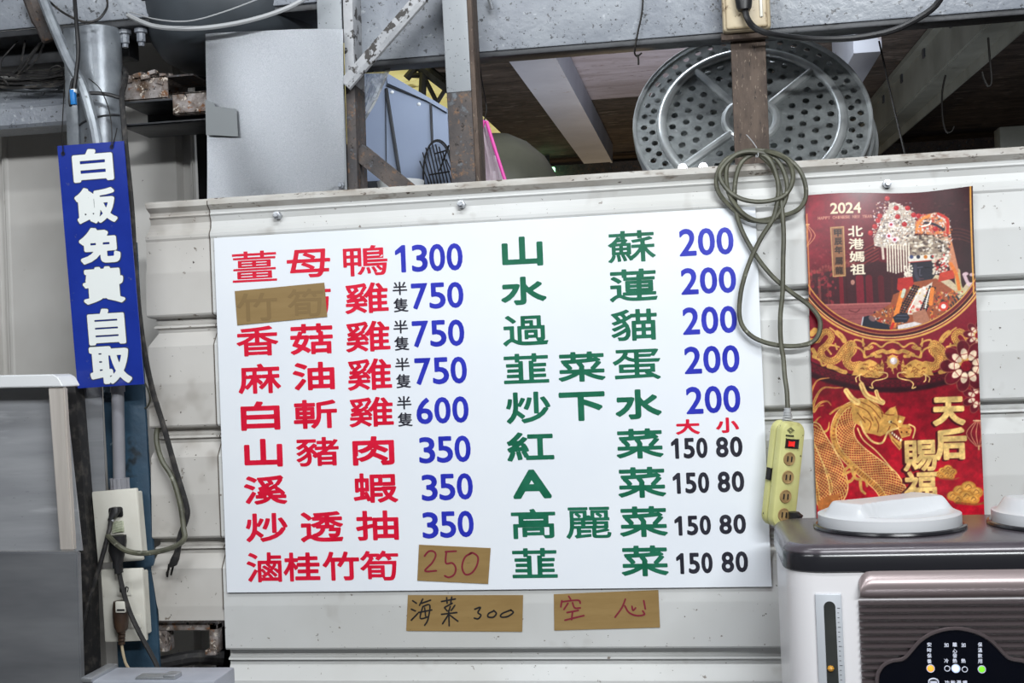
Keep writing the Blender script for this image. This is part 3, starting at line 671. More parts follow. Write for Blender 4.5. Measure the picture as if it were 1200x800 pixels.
b = B(); plug_body(b, [at(139, 627, -.05), at(138, 634, -.05), at(137, 645, -.05), at(138, 655, -.052), at(138.5, 661, -.052), at(139.5, 671, -.052)], [.0135, .0155, .0150, .0095, .0065, .0055], .011); t.part('plug_head', b, m_rubber)
b = B()
for k in range(4): p = at(138.7+.25*k, 661+2.8*k, -.052); tube(b, [p, p+Vector((0, 0, -.0016))], .0074, 10)
t.part('strain_relief', b, m_rubber)
b = B(); cable(b, [(139.6, 670, -.052), (144, 690, -.054), (152, 716, -.058), (164, 742, -.062), (176, 764, -.066), (184, 780, -.07), (188, 796, -.074)], .0042); t.part('cord', b, m_dirtyrubber_or_shade)
t.done()
t = T('power_plug', 'black plug with cable bending down left beside the steel cabinet', 'plug', 'plugs in the column outlets')
b = B(); plug_body(b, [at(136, 594, -.040), at(135, 600, -.042), at(132, 606, -.044), at(130, 609, -.046)], [.008, .0095, .007, .0048], .008); t.part('plug_head', b, m_rubber)
b = B(); cable(b, [(130, 608, -.046), (128, 620, -.058), (123, 640, -.062), (114, 672, -.063), (103, 706, -.063), (96, 738, -.063), (93, 770, -.063), (92, 815, -.063)], .0040); t.part('cord', b, m_dirtyrubber_or_shade)
b = B(); tube(b, [at(130.5, 606, -.046), at(129.8, 611, -.048)], .0050, 10); t.part('collar', b, m_greycable); t.done()
t = T('power_plug', 'dirty brown plug with cream face in the lower outlet plate', 'plug', 'plugs in the column outlets')
b = B(); plug_body(b, [at(141.5, 704, -.044), at(141.5, 712, -.046), at(141.5, 722, -.046), at(142, 734, -.046), at(142.5, 739, -.046)], [.0125, .0140, .0140, .0118, .007], .012); t.part('plug_head', b, m_brownplug)
b = B(); p = at(141.5, 711, -.058); obox(b, p, EX, Vector((0, 1, 0)), EZ, .0092, .003, .0098, .0025); t.part('face', b, m_plate)
b = B(); obox(b, at(141.5, 714.5, -.0614), EX, Vector((0, 1, 0)), EZ, .0068, .0005, .0014); t.part('slot', b, m_rubber)
b = B()
for k in range(4): p = at(142.4, 739+4.2*k, -.046); tube(b, [p, p+Vector((0, 0, -.0045))], .0066-.0003*k, 10)
t.part('strain_relief', b, m_brownplug)
b = B(); cable(b, [(142.5, 754, -.046), (144, 764, -.046), (147, 776, -.045), (152, 785, -.04), (158, 796, -.034)], .0026); t.part('cord', b, m_boxcream, label='yellowed thin cord'); t.done()
# long black cable down the right edge of the sign, plug hanging at its end
t = T('hanging_cable', 'long black cable hanging past the blue sign, two-pin plug at its end', 'cable')
b = B(); cable(b, [(136, 74, .11), (147, 84, .06), (146, 98, .0), (143, 110, -.02), (144, 130, -.03), (148, 180, -.04), (154, 240, -.04), (159, 320, -.035), (166, 390, -.03), (177, 450, -.02), (192, 500, -.012), (206, 550, -.010), (218, 590, -.010), (219, 606, -.010), (211, 628, -.012), (209, 645, -.012)], .0048)
t.part('cord', b, m_dirtyrubber_or_shade)
b = B(); plug_body(b, [at(209, 641, -.014), at(207.5, 648, -.014), at(205, 655, -.015), at(202.5, 662, -.015), at(201, 664, -.015)], [.0048, .0058, .0078, .0072, .004], .007); t.part('plug_head', b, m_dirtyrubber_or_shade)
b = B()
for dx in (-2.5, 2.2): p = at(200.5+dx, 664, -.016); q_ = at(198.3+dx, 673, -.016); ribbon(b, [p, q_], .0035); bmesh.ops.solidify(b, geom=b.faces[:], thickness=.001)
t.part('prong', b, m_hook); t.done()
# grey-olive looping cord from the upper outlet
b = B(); cable(b, [(126, 627, -.060), (136, 637, -.074), (148, 645, -.075), (165, 648, -.070), (185, 646, -.06), (205, 640, -.05), (216, 631, -.03), (215, 618, -.022), (211, 590, -.018), (202, 560, -.016), (190, 540, -.012), (184, 520, .0), (184, 505, .01), (187, 500, .02)], .0046)
one('looped_cord', b, m_cord, 'dirty olive cord looping from the upper outlet to the wall edge', 'cord')
# bent cable stub at column right and thin loop
b = B(); cable(b, [(170, 449, -.006), (174, 458, -.01), (176, 468, -.008), (173, 476, .002), (170, 478, .01)], .0016, 5)
one('wire_loop', b, m_cord, 'small thin wire loop just below the blue sign at right', 'wire')
# sagging pipe in the dark hole
b = B(); cable(b, [(120, 800, .0), (160, 784, .05), (200, 775, .08), (230, 770, .10), (262, 771, .12)], .0135, 10)
one('black_hose', b, m_dirtyrubber_or_shade, 'thick dusty black hose in the dark hole at bottom left', 'hose')
t = T('rusty_bracket', 'rusty square iron bracket inside the cut-out below the short sheet', 'bracket')
b = B(); a0, a1 = at(181, 724, .03), at(255, 726, .03); z1 = a0.z
box(b, (a0.x, .028, z1-.022), (a1.x, .06, z1-.008), .002); box(b, (a1.x-.016, .028, z1-.06), (a1.x, .05, z1-.01), .002); box(b, (a1.x-.026, .028, z1-.066), (a1.x-.004, .05, z1-.056), .003); box(b, (a0.x, .03, z1-.06), (a0.x+.022, .06, z1-.012), .002)
t.part(None, b, m_rustflake); t.done()
# ---- wire bundle at the far left
t = T('wire_bundle', 'tangle of black wires lying on the purlin at far left', 'wires')
b = B()
for k in range(9):
    y0 = 84+k*2.1; Y = .105-.004*(k % 4)
    cable(b, [(-20, y0+random.uniform(-3, 3), Y), (15, y0+2+random.uniform(-3, 3), Y-.01), (40, y0+3+random.uniform(-3, 3), Y-.012), (62, y0+random.uniform(-4, 3), Y-.008), (80, y0-2+random.uniform(-4, 2), Y), (88, 84+k, Y)], random.uniform(.0018, .0032), 5)
t.part('lying_wires', b, m_dirtyrubber_or_shade)
b = B()
for pl in ([(28, 40, .09), (12, 58, .085), (2, 70, .085), (0, 84, .09)], [(50, 46, .09), (34, 66, .08), (24, 80, .085), (12, 88, .09)], [(50, 48, .085), (40, 62, .075), (28, 80, .08), (18, 90, .09)], [(30, 42, .09), (27, 62, .082), (22, 80, .084), (10, 90, .09)], [(57, 88, .08), (60, 80, .075), (68, 77, .075), (74, 82, .08), (74, 88, .085)], [(-6, 88, .09), (4, 93, .085), (10, 100, .08)], [(52, 50, .08), (44, 68, .07), (30, 84, .075)]):
    cable(b, pl, random.uniform(.0014, .0024), 5)
t.part('loose_wires', b, m_dirtyrubber_or_shade); t.done()
t = T('hanging_cable', 'black cable with small blue connector hanging from the ceiling left of the column', 'cable')
b = B(); cable(b, [(87, -8, .0), (90, 30, -.02), (92, 60, -.024), (89, 90, -.03), (87, 106, -.032)], .0036); cable(b, [(86, 92, -.02), (83, 104, -.026), (82, 118, -.028), (83, 124, -.03)], .003)
t.part('cord', b, m_rubber)
b = B(); p = at(86, 114, -.034); obox(b, p, uu, Vector((0, 1, 0)), vv, .0042, .004, .0130, .001); t.part('connector', b, M('bright_blue_plastic', (28, 118, 190), rough=.4), label='bright blue connector')
b = B(); obox(b, at(86.5, 106.5, -.034), uu, Vector((0, 1, 0)), vv, .0040, .0038, .0032, .001); t.part('connector_end', b, m_white); t.done()
b = B(); cable(b, [(52, -4, .02), (70, 12, -.0), (90, 23, -.012), (104, 26, -.014), (116, 22, -.01), (124, 12, .0), (126, 4, .02), (124, -6, .03)], .0022, 6)
one('sagging_wire', b, m_dirtyrubber_or_shade, 'thin dark wire sagging across the beam above the column', 'wire')
b = B(); cable(b, [(90, 112, .0), (98, 110, -.014), (110, 109, -.016), (126, 110.5, -.012), (139, 114, -.006), (144, 114, -.004)], .0034, 6)
one('cable_tie', b, m_rubber, 'black tie strapped round the grey top of the column', 'tie')
b = B(); a0, a1, a2 = at(36, -6, .03), at(50, 30, .035), at(58, 48, .04)
tube(b, smooth([a0, a1, a2], 5), [.016]*5+[.013]*5+[.011], 9)
one('rusty_hanger', b, m_rust, 'dark rusty hanger behind the slanting conduit at top left', 'hanger')
# ================================================================ STEEL CABINET (lower left)
t = T('steel_cabinet', 'scratched stainless steel cabinet at lower left with bright rolled top edge', 'cabinet')
Yc = -.16
def quad(pts, Y): return [at(x, y, Y) for x, y in pts]
b = B(); prism(b, quad([(-40, 452), (75, 452), (96, 645), (-40, 645)], Yc+.045), (0, .004, 0)); t.part('recessed_panel', b, m_stain)
b = B(); pts = quad([(-40, 440.5), (62, 438.5), (68, 442), (74, 453), (-40, 455)], Yc-.004); prism(b, pts, (0, .055, 0)); bmesh.ops.bevel(b, geom=b.edges[:], offset=.0015, segments=2, affect='EDGES'); t.part('top_flange', b, m_stainW, label='bright rolled top edge')
b = B(); prism(b, quad([(56, 454), (75, 453.5), (86, 645), (70, 645)], Yc), (0, .012, 0)); bmesh.ops.bevel(b, geom=b.edges[:], offset=.002, segments=2, affect='EDGES'); t.part('side_trim', b, m_stainB, label='warm brushed side trim')
b = B(); pf = quad([(-40, 647), (90, 647), (96, 830), (-40, 830)], Yc-.012); prism(b, pf, (0, .014, 0)); bmesh.ops.bevel(b, geom=b.edges[:], offset=.002, segments=2, affect='EDGES'); t.part('front_panel', b, m_stainD)
b = B(); p = pf[1]; q_ = pf[2]; box(b, (-1.15, Yc+.0005, 0.02), (q_.x-.055, Yc+.09, p.z-.02)); t.part('base', b, m_beamB)  # base coloured dark to paint in the cabinet's shaded side
t.done()
b = B(); prism(b, quad([(76, 452), (88, 452), (104, 650), (92, 650)], -.050), (0, .03, 0)); prism(b, quad([(93, 648), (104, 648), (110, 840), (101, 840)], -.05), (0, .03, 0))
one('gap_shade_strip', b, m_dirtyrubber_or_shade, 'upright black strip standing in for the shaded gap between the steel cabinet and outlets', 'strip')  # black strip put in for the shade of the gap beside the cabinet
b = B(); prism(b, quad([(88, 455), (119, 452), (126, 640), (101, 641)], -.012), (0, .002, 0))
t = T('steel_side_plate', 'narrow upright stainless plate behind the black strip', 'plate'); t.part('plate', b, m_stain, ang=0)
b = B(); prism(b, quad([(98, 616), (124, 615.5), (124, 616.5), (98, 617)], -.0135), (0, .001, 0)); t.part('seam', b, m_beamB, ang=0); t.done()
# ================================================================ BOX AT BOTTOM EDGE, COUNTER
t = T('grey_metal_box', 'grey metal box whose top edge shows at the bottom below the outlets', 'box')
g0, g1 = at(96, 797.5, -.27), at(214, 800, -.27); gz = g0.z
b = B(); box(b, (g0.x, -.27, .80), (g1.x+.05, -.19, gz), .003); t.part('body', b, m_greybox)
b = B(); box(b, (g0.x, -.274, gz-.002), (g0.x+.018, -.19, gz+.006), .002); t.part('corner_strip', b, m_galv)
b = B(); p = at(160, 794, -.26); p1 = at(207, 794, -.26); box(b, (p.x, -.265, gz-.001), (p1.x, -.24, gz+.004), .0015); box(b, (p1.x-.02, -.265, gz+.002), (p1.x, -.24, gz+.0075), .002); t.part('latch', b, m_galv); t.done()
t = T('counter', 'steel counter under the water dispenser', 'counter'); b = B(); box(b, (-.78, -.72, .76), (1.0, -.01, .80), .003); t.part('worktop', b, m_counter)
for (x, y) in ((-.74, -.68), (.96, -.68), (-.74, -.05), (.96, -.05)): b = B(); box(b, (x-.02, y-.02, 0), (x+.02, y+.02, .76)); t.part('leg', b, m_counter)
t.done()
# ================================================================ CORD COIL AND POWER STRIP
def cc(pts, Y0, Y1): n = len(pts); return [(800+x/3.077, 160+y/3.077, Y0+(Y1-Y0)*i/(n-1)) for i, (x, y) in enumerate(pts)]
A_ = cc([(265, 62), (160, 80), (121, 160), (150, 230), (240, 300), (340, 290), (420, 260), (445, 200), (420, 120), (350, 65)], -.012, -.016)
B_ = cc([(262, 54), (190, 66), (134, 130), (160, 190), (220, 228), (300, 234), (370, 210), (398, 150), (380, 90), (320, 58)], -.020, -.026)
C_ = cc([(268, 50), (200, 62), (160, 110), (165, 200), (210, 270), (270, 304), (330, 296), (372, 220), (372, 150), (335, 80)], -.018, -.020)
D_ = cc([(270, 60), (215, 90), (190, 160), (190, 250), (210, 330), (258, 420), (320, 500), (390, 560), (460, 612), (496, 668), (480, 730), (420, 754), (330, 750), (250, 720), (207, 660), (210, 560), (238, 460), (280, 370), (328, 290), (345, 200), (335, 130), (310, 80)], -.012, -.022)
E_ = cc([(278, 66), (322, 110), (348, 180), (358, 260), (364, 350), (362, 450), (360, 560), (352, 650), (354, 740), (363, 800)], -.016, -.028)
endpt = [(919.5, 440, -.032), (922, 458, -.036), (923, 478, -.040)]
t = T('power_strip', 'yellowed four-socket power strip hanging by its coiled dirty cord', 'power strip')
b = B(); cable(b, A_+C_+B_+D_+E_+endpt, .0038, 7, 6); t.part('cord', b, m_cord)
b = B(); cable(b, [(875, 158, .05), (882, 166, .02), (887, 174, -.006), (888.5, 182, -.03), (886, 184, -.024), (887.5, 174, -.004)], .0009, 5, 5); t.part('hanging_wire', b, m_greycable)
th = math.radians(29); lean = math.radians(-4.3)
top = at(924, 493, -.045); bot = at(911, 616, -.045); axz = (top-bot); hl = axz.length/2; axz.normalize()
nrm = Vector((math.sin(th), -math.cos(th), 0)); nrm = (nrm-axz*nrm.dot(axz)).normalized(); axx = axz.cross(nrm).normalized()
if axx.x < 0: axx = -axx
ctr = (top+bot)/2; hw = .0215; dp = .036
def sp(u, v, d): return ctr+axx*u+axz*v+nrm*d
def rrect(hw, hl, r, k=6):
    P = []
    for (sx, sy, a0) in ((1, 1, 0), (-1, 1, PI/2), (-1, -1, PI), (1, -1, 1.5*PI)):
        for i in range(k+1):
            a = a0+PI/2*i/k; P.append((sx*(hw-r)+r*math.cos(a), sy*(hl-r)+r*math.sin(a)))
    return P
def strip_shell(bm, d0, d1, hw0, shrink):
    P0 = rrect(hw0, hl, .016); steps = [(0, d0+.002, .0015), (0, d0+.0035, 0), (0, d1-.004, 0), (0, d1-.0015, .0012), (0, d1, .004)]
    rings = []
    for _, d, s_ in steps:
        rings.append([bm.verts.new(sp(u*(hw0-s_)/hw0, v*(hl-s_)/hl, d)) for u, v in P0])
    n = len(P0)
    for A, C in zip(rings, rings[1:]):
        for i in range(n): bm.faces.new((A[i], A[(i+1) % n], C[(i+1) % n], C[i]))
    bm.faces.new(rings[0][::-1]); bm.faces.new(rings[-1])
b = B(); strip_shell(b, -dp*.5, -.001, hw, 0); strip_shell(b, -.0005, dp*.5, hw, 0); t.part('body', b, m_strip, ang=30)
b = B(); pr_ = [at(923, 478, -.042), top+axz*.000-nrm*.002]
for k in range(6):
    f = k/5; p = pr_[0].lerp(pr_[1], f); tube(b, [p, p-axz*.0028], .0052+.0035*f, 12)
tube(b, pr_, .0048, 10); t.part('strain_relief', b, m_greycable)
fr = dp*.5
def fx(px, py):   # point on the strip front face below a photo pixel
    o = CAM; w_ = cx*((px-600)/FPX)+cy*((py-400)/FPX)+cz; p0 = sp(0, 0, fr+.0006); s_ = (p0-o).dot(nrm)/w_.dot(nrm); return o+w_*s_
p = fx(928, 519.5); b = B(); obox(b, p, axx, nrm, axz, .0115, .0012, .0070, .0006); sw = t.part('switch_frame', b, m_rubber)
b = B(); obox(b, fx(926.5, 519.8)+nrm*.002, axx, nrm, axz, .0046, .0013, .0034, .0008); t.part('rocker', b, m_redlit, parent=sw, label='glowing red rocker')
for i, (px, py) in enumerate(((925, 537.5), (923.3, 559), (920.5, 581.5), (918.5, 603))):
    c = fx(px, py); b = B(); mt = Matrix((( axx.x, axz.x, nrm.x, c.x), (axx.y, axz.y, nrm.y, c.y), (axx.z, axz.z, nrm.z, c.z), (0, 0, 0, 1)))
    lathe(b, [(0, .0006), (.0085, .0006), (.0088, .0012), (.0102, .0012), (.0106, 0)], mt, 24); so = t.part('socket', b, m_sock)
    b = B()
    for dx in (-.0036, .0036): obox(b, c+axx*dx+nrm*.001, axx, nrm, axz, .0009, .0008, .0042)
    t.part('slot', b, m_rubber, parent=so)
b = B(); c = fx(926.5, 504)+nrm*.0003
for s_ in (1, .55):
    rr = [c+axx*(.0062*s_), c+axz*(.0044*s_), c-axx*(.0062*s_), c-axz*(.0044*s_)]
    tube(b, rr, .0005, 4, closed=True)
for dx in (-.0066, -.0036, -.0006, .0024, .0054): obox(b, c-axz*.0085+axx*dx, axx, nrm, axz, .0011, .0003, .0013)
t.part('printed_mark', b, m_rubber, ang=0)
b = B(); obox(b, sp(-hw-.0006, -.002, -.004), axx, nrm, axz, .002, .005, .0085, .001); t.part('side_clip', b, m_hook)
b = B(); plug_body(b, [fx(925, 598)+nrm*.012, fx(927, 602)+nrm*.014, fx(926, 610)+nrm*.012], [.008, .011, .008], .010); t.part('black_plug', b, m_rubber)
t.done()
# ================================================================ CALENDAR (flat printed poster; the print is a colour attribute)
NU, NV = 340, 720
TL, TR, BL_, BR_ = np.array((943, 228.)), np.array((1139, 220.)), np.array((958.6, 642.)), np.array((1154.8, 637.))
U, V_ = np.meshgrid(np.linspace(0, 1, NU), np.linspace(0, 1, NV))
def bil(k): return TL[k]*(1-U)*(1-V_)+TR[k]*U*(1-V_)+BL_[k]*(1-U)*V_+BR_[k]*U*V_
PX, PY = bil(0), bil(1)
IMG = np.zeros((NV, NU, 3)); AA = .5
def vnoise(sx, sy, seed, octv=4):
    r = np.random.default_rng(seed); out = np.zeros_like(PX); amp = 1; tot = 0
    for o in range(octv):
        g = r.random((80, 80)); x = (PX-900)/sx*2**o; y = (PY-180)/sy*2**o
        xi, yi = np.floor(x).astype(int), np.floor(y).astype(int); fx_, fy_ = x-xi, y-yi; fx_ = fx_*fx_*(3-2*fx_); fy_ = fy_*fy_*(3-2*fy_)
        g0 = lambda a, c: g[(yi+c) % 80, (xi+a) % 80]
        out += amp*((g0(0, 0)*(1-fx_)+g0(1, 0)*fx_)*(1-fy_)+(g0(0, 1)*(1-fx_)+g0(1, 1)*fx_)*fy_); tot += amp; amp *= .55
    return out/tot
def sl(x0, y0, x1, y1, m=3):
    i0 = int((x0-m-963)/196*NU); i1 = int((x1+m-938)/196*NU)+2; j0 = int((y0-m-229)/416*NV)-2; j1 = int((y1+m-219)/416*NV)+3
    return slice(max(0, min(j0, NV)), max(0, min(j1, NV))), slice(max(0, min(i0, NU)), max(0, min(i1, NU)))
def put(s, a, col):
    col = np.array(col, float)
    IMG[s] = IMG[s]*(1-a[..., None])+col*a[..., None]
def cov(d, soft=0): return np.clip(.5-d/(2*AA+soft), 0, 1)
def bb(pts): p = np.array(pts, float); return (*p.min(0), *p.max(0))
def poly(pts, col, a=1., soft=0):
    x0, y0, x1, y1 = bb(pts); s = sl(x0, y0, x1, y1)
    if PX[s].size: put(s, cov(sdf([np.array(pts, float)], PX[s], PY[s]), soft)*a, col)
def pdist(pts, X, Y):
    d = np.full(X.shape, 1e9); tt = np.zeros(X.shape); sg = np.zeros(X.shape); acc = 0
    for (ax, ay), (bx, by) in zip(pts, pts[1:]):
        ex, ey = bx-ax, by-ay; l2 = ex*ex+ey*ey+1e-9; l = l2**.5
        t = np.clip(((X-ax)*ex+(Y-ay)*ey)/l2, 0, 1); q = np.hypot(X-ax-t*ex, Y-ay-t*ey); m = q < d
        d = np.where(m, q, d); tt = np.where(m, acc+t*l, tt); sg = np.where(m, np.sign(ex*(Y-ay)-ey*(X-ax)), sg); acc += l
    return d, tt, sg, acc
def sm(pts, k=5): return [(p.x, p.y) for p in smooth([(x, y, 0) for x, y in pts], k)]
def line(pts, w, col, a=1., sm_=True, taper=0):
    if sm_ and len(pts) > 2: pts = sm(pts)
    x0, y0, x1, y1 = bb(pts); s = sl(x0, y0, x1, y1, 3+w)
    if not PX[s].size: return
    d, tt, _, L = pdist(pts, PX[s], PY[s]); ww = w/2
    if taper: ww = w/2*(1-taper*tt/L)
    put(s, cov(d-ww)*a, col)
def ell(x, y, rx, ry, col, a=1., rot=0, soft=0):
    m = max(rx, ry); s = sl(x-m, y-m, x+m, y+m)
    if not PX[s].size: return
    c, q = math.cos(rot), math.sin(rot); X = (PX[s]-x)*c+(PY[s]-y)*q; Y = -(PX[s]-x)*q+(PY[s]-y)*c
    put(s, cov((np.hypot(X/rx, Y/ry)-1)*min(rx, ry), soft)*a, col)
def text(ch, x0, y0, x1, y1, col, r=.3, a=1.):
    cont, _ = outline(ch); sk = .036
    cs_ = [np.stack([x0+p[:, 0]*(x1-x0)-sk*(.5-p[:, 1])*0+(1-p[:, 1])*(y1-y0)*sk, y1-p[:, 1]*(y1-y0)-.035*(p[:, 0]-.5)*(x1-x0)], 1) for p in cont]
    s = sl(x0-2, y0-2, x1+3, y1+2)
    put(s, cov(sdf(cs_, PX[s], PY[s])-r)*a, col)
GOLD, GOLD2, DRED, RED_ = (214, 160, 82), (236, 196, 120), (96, 14, 30), (150, 12, 34)
ALL = (slice(None), slice(None))
# ---- lower crimson field
n1 = vnoise(40, 40, 1); n2 = vnoise(9, 9, 2)
f = np.clip((PY-440)/120, 0, 1)
IMG[:] = np.array((126, 10, 30))*(1-f[..., None])+np.array((176, 12, 36))*f[..., None]
IMG *= (.86+.28*n1)[..., None]
# ---- second field between the two arcs
CX, CY = 1043., 274.
rad = np.hypot(PX-CX, PY-CY)
rad2 = np.hypot((PX-CX), (PY-CY+60)*1.0)      # wider lower arc
put(ALL, cov(rad2-246, 2), (44, 10, 20)); put(ALL, cov(rad2-240, 2), (122, 16, 34)); put(ALL, cov(rad2-231), (60, 12, 22)); put(ALL, cov(rad2-229), (124, 18, 38))
ang = np.arctan2(PX-CX, PY-CY+60)*236
key = (np.mod(ang, 6) < 2.2) ^ (np.mod(rad2, 5) < 1.6)
put(ALL, key*((rad2 > 233) & (rad2 < 241))*.55, (60, 10, 24))
put(ALL, ((rad2 > 231) & (rad2 < 246))*.35, (50, 12, 24))
# ---- top picture
pic = cov(rad-118.5)
tone = np.clip((PX-945)/200, 0, 1)[..., None]
top_ = np.array((128, 26, 42))*(1-tone)+np.array((48, 24, 28))*tone
up = np.clip((PY-300)/60, 0, 1)[..., None]
top_ = top_*(1-up)+(np.array((92, 34, 44))*(1-tone)+np.array((44, 24, 28))*tone)*up
top_ = top_*(.75+.5*n1[..., None])*(.85+.3*n2[..., None])
IMG[:] = IMG*(1-pic[..., None])+top_*pic[..., None]
def clipc(): return IMG.copy()
before = IMG.copy()
# temple: roof lines, dark gate, ground
for k in range(6):
    y = 285+k*4; line([(950, y+34-k*2), (985, y+26-k*2), (1012, y+8), (1030, y-2)], 1.6, (124, 54, 50), .8); line([(950, y+36-k*2), (985, y+28-k*2), (1012, y+10), (1030, y)], 1., (52, 22, 28), .8)
for k in range(16): ell(951+k*3.4, 318-k*.8+2*math.sin(k), 1.4, 2, (150, 76, 70), .7)
poly([(952, 322), (1030, 306), (1055, 312), (1055, 356), (952, 358)], (58, 28, 34), .85)
for x, w_, c_ in ((960, 3, (120, 60, 58)), (970, 2, (96, 44, 46)), (986, 5, (116, 22, 36)), (992, 1.5, (60, 20, 26)), (1008, 9, (124, 28, 44)), (1019, 8, (104, 24, 38)), (1033, 7, (86, 24, 34)), (1046, 3, (70, 32, 34))): line([(x, 326), (x+1.5, 356)], w_, c_, .9, False)
for k in range(70): ell(rng.uniform(948, 980), rng.uniform(316, 356), rng.uniform(1, 2.6), rng.uniform(1, 2.4), (168, 52, 62) if rng.random() < .6 else (96, 30, 40), .6)
for k in range(60): ell(rng.uniform(955, 1015), rng.uniform(286, 312), rng.uniform(.6, 1.8), rng.uniform(.6, 1.4), (150, 60, 66) if rng.random() < .5 else (84, 28, 38), .5)
for k in range(50): ell(rng.uniform(1075, 1140), rng.uniform(235, 285), rng.uniform(.8, 3), rng.uniform(.5, 1.6), (84, 50, 48) if rng.random() < .5 else (40, 20, 24), .5)
for k in range(4): line([(1105, 270+k*4), (1124, 268+k*4), (1146, 276+k*4)], 1.2, (96, 48, 42), .6)
ell(1000, 331, 2.4, 3, (206, 150, 130), .8)
poly([(945, 358), (1060, 354), (1060, 400), (945, 400)], (146, 78, 78)); 
for k in range(5): line([(950+k*3, 364+k*6), (1056, 360+k*6)], .8, (112, 52, 56), .7, False)
line([(945, 358), (1056, 355)], 1.6, (178, 104, 98), .9, False); line([(996, 364), (1004, 366), (1008, 363)], 1, (90, 40, 44))
# soft orchid pale shape behind shoulder
line([(1098, 327), (1112, 333), (1126, 346), (1136, 336)], 10, (214, 196, 160), .9); line([(1122, 318), (1124, 336), (1130, 345)], 7, (196, 184, 130), .9); line([(1130, 322), (1136, 334), (1143, 330)], 4, (220, 190, 196), .9)
for p in ((1132, 321), (1139, 322), (1143, 331), (1140, 340)): ell(*p, 3, 2, (214, 184, 190), .9)
def dz(pts): return [(1000+x/4.707, 220+y/4.707) for x, y in pts]
# crown cloth at right
poly(dz([(335, 250), (345, 185), (385, 145), (460, 132), (530, 168), (540, 270), (575, 420), (585, 470), (540, 465), (500, 340), (450, 262), (390, 250)]), (196, 130, 98))
for k in range(240):
    a = rng.random(); x = 345+a*200; y = 140+rng.random()*110+max(0, a-.75)*900*rng.random()
    ell(1000+x/4.707, 220+y/4.707, rng.uniform(.7, 2.2), rng.uniform(.5, 1.1), [(236, 226, 214), (204, 60, 50), (232, 136, 66), (232, 226, 220), (70, 56, 60)][rng.integers(5)], .85, rng.uniform(0, 3))
line(dz([(350, 230), (370, 180), (420, 150)]), 3, (232, 140, 70)); line(dz([(470, 140), (520, 175), (520, 250)]), 3, (200, 56, 46)); line(dz([(400, 190), (450, 200), (500, 230)]), 3, (56, 46, 56)); line(dz([(380, 210), (420, 200), (430, 180)]), 2, (240, 232, 220))
# silver headdress
poly(dz([(200, 80), (230, 70), (270, 90), (340, 130), (345, 210), (335, 310), (300, 345), (170, 330), (120, 320), (115, 280), (150, 210), (165, 150), (195, 120)]), (196, 182, 168))
for k in range(1100):
    x, y = rng.normal(235, 62), rng.normal(220, 72)
    if 108 < x < 345 and 70 < y < 335: ell(1000+x/4.707, 220+y/4.707, rng.uniform(.4, 1.2), rng.uniform(.4, 1.1), [(252, 248, 240), (230, 218, 200), (150, 130, 120), (248, 240, 230), (190, 150, 124), (104, 92, 96)][rng.integers(6)], .9)
for (x, y) in ((190, 50), (240, 105), (302, 105), (335, 145), (362, 150), (150, 152), (140, 178), (122, 212), (98, 248), (285, 198), (248, 155), (455, 225)): ell(1000+x/4.707, 220+y/4.707, 3, 3, (176, 34, 42)); ell(1000+(x-4)/4.707, 220+(y-5)/4.707, 1, 1, (220, 90, 84), .8)
for (x, y) in ((212, 200), (232, 285), (200, 265)): ell(1000+x/4.707, 220+y/4.707, 3.4, 3.4, (232, 214, 220)); ell(1000+x/4.707, 220+y/4.707, 1.6, 1.6, (176, 44, 66))
poly(dz([(300, 330), (300, 300), (350, 260), (440, 262), (520, 300), (530, 400), (300, 390)]), (150, 132, 116))
for k in range(170):
    x, y = rng.uniform(300, 535), rng.uniform(258, 395); ell(1000+x/4.707, 220+y/4.707, rng.uniform(.6, 2), rng.uniform(.6, 1.6), [(236, 228, 216), (190, 174, 150), (84, 70, 66), (222, 208, 184), (60, 48, 48)][rng.integers(5)], .9)
for k in range(9): line(dz([(190+k*15, 315), (193+k*15, 400+(k % 3)*6), (195+k*15, 470-abs(k-3)*4)]), 1.9, (232, 220, 200)); line(dz([(197+k*15, 320), (200+k*15, 470)]), .8, (84, 52, 54), .8)
line(dz([(165, 330), (170, 390)]), 3, (214, 196, 180))
# face: dark lacquered wood
poly(dz([(318, 410), (445, 402), (456, 480), (425, 525), (385, 538), (345, 520), (322, 470)]), (40, 38, 48))
line(dz([(345, 430), (350, 480), (372, 520)]), 4, (66, 64, 78), .8); line(dz([(360, 440), (385, 437)]), 1.2, (96, 94, 108), .8); line(dz([(400, 440), (425, 440)]), 1.2, (18, 18, 24)); line(dz([(372, 450), (370, 480), (380, 484)]), 1.4, (88, 86, 100), .8); line(dz([(368, 502), (390, 502)]), 1.4, (96, 60, 66), .8)
poly(dz([(305, 378), (452, 366), (452, 398), (312, 412)]), (226, 218, 206)); line(dz([(312, 411), (450, 399)]), 1, (170, 50, 44))
for (x, c_) in ((325, (60, 70, 110)), (362, (40, 44, 60)), (402, (190, 110, 40)), (438, (40, 60, 60))): ell(1000+x/4.707, 220+(381)/4.707, 2.2, 2.2, c_)
for k in range(80):
    x, y = rng.uniform(440, 525), rng.uniform(370, 475); ell(1000+x/4.707, 220+y/4.707, rng.uniform(.8, 2), rng.uniform(.8, 1.6), [(240, 232, 220), (222, 206, 184), (190, 60, 60), (206, 190, 170)][rng.integers(4)], .95)
for k in range(40): ell(1000+rng.uniform(285, 330)/4.707, 220+rng.uniform(430, 500)/4.707, 1.2, 1.2, (232, 222, 204), .9)
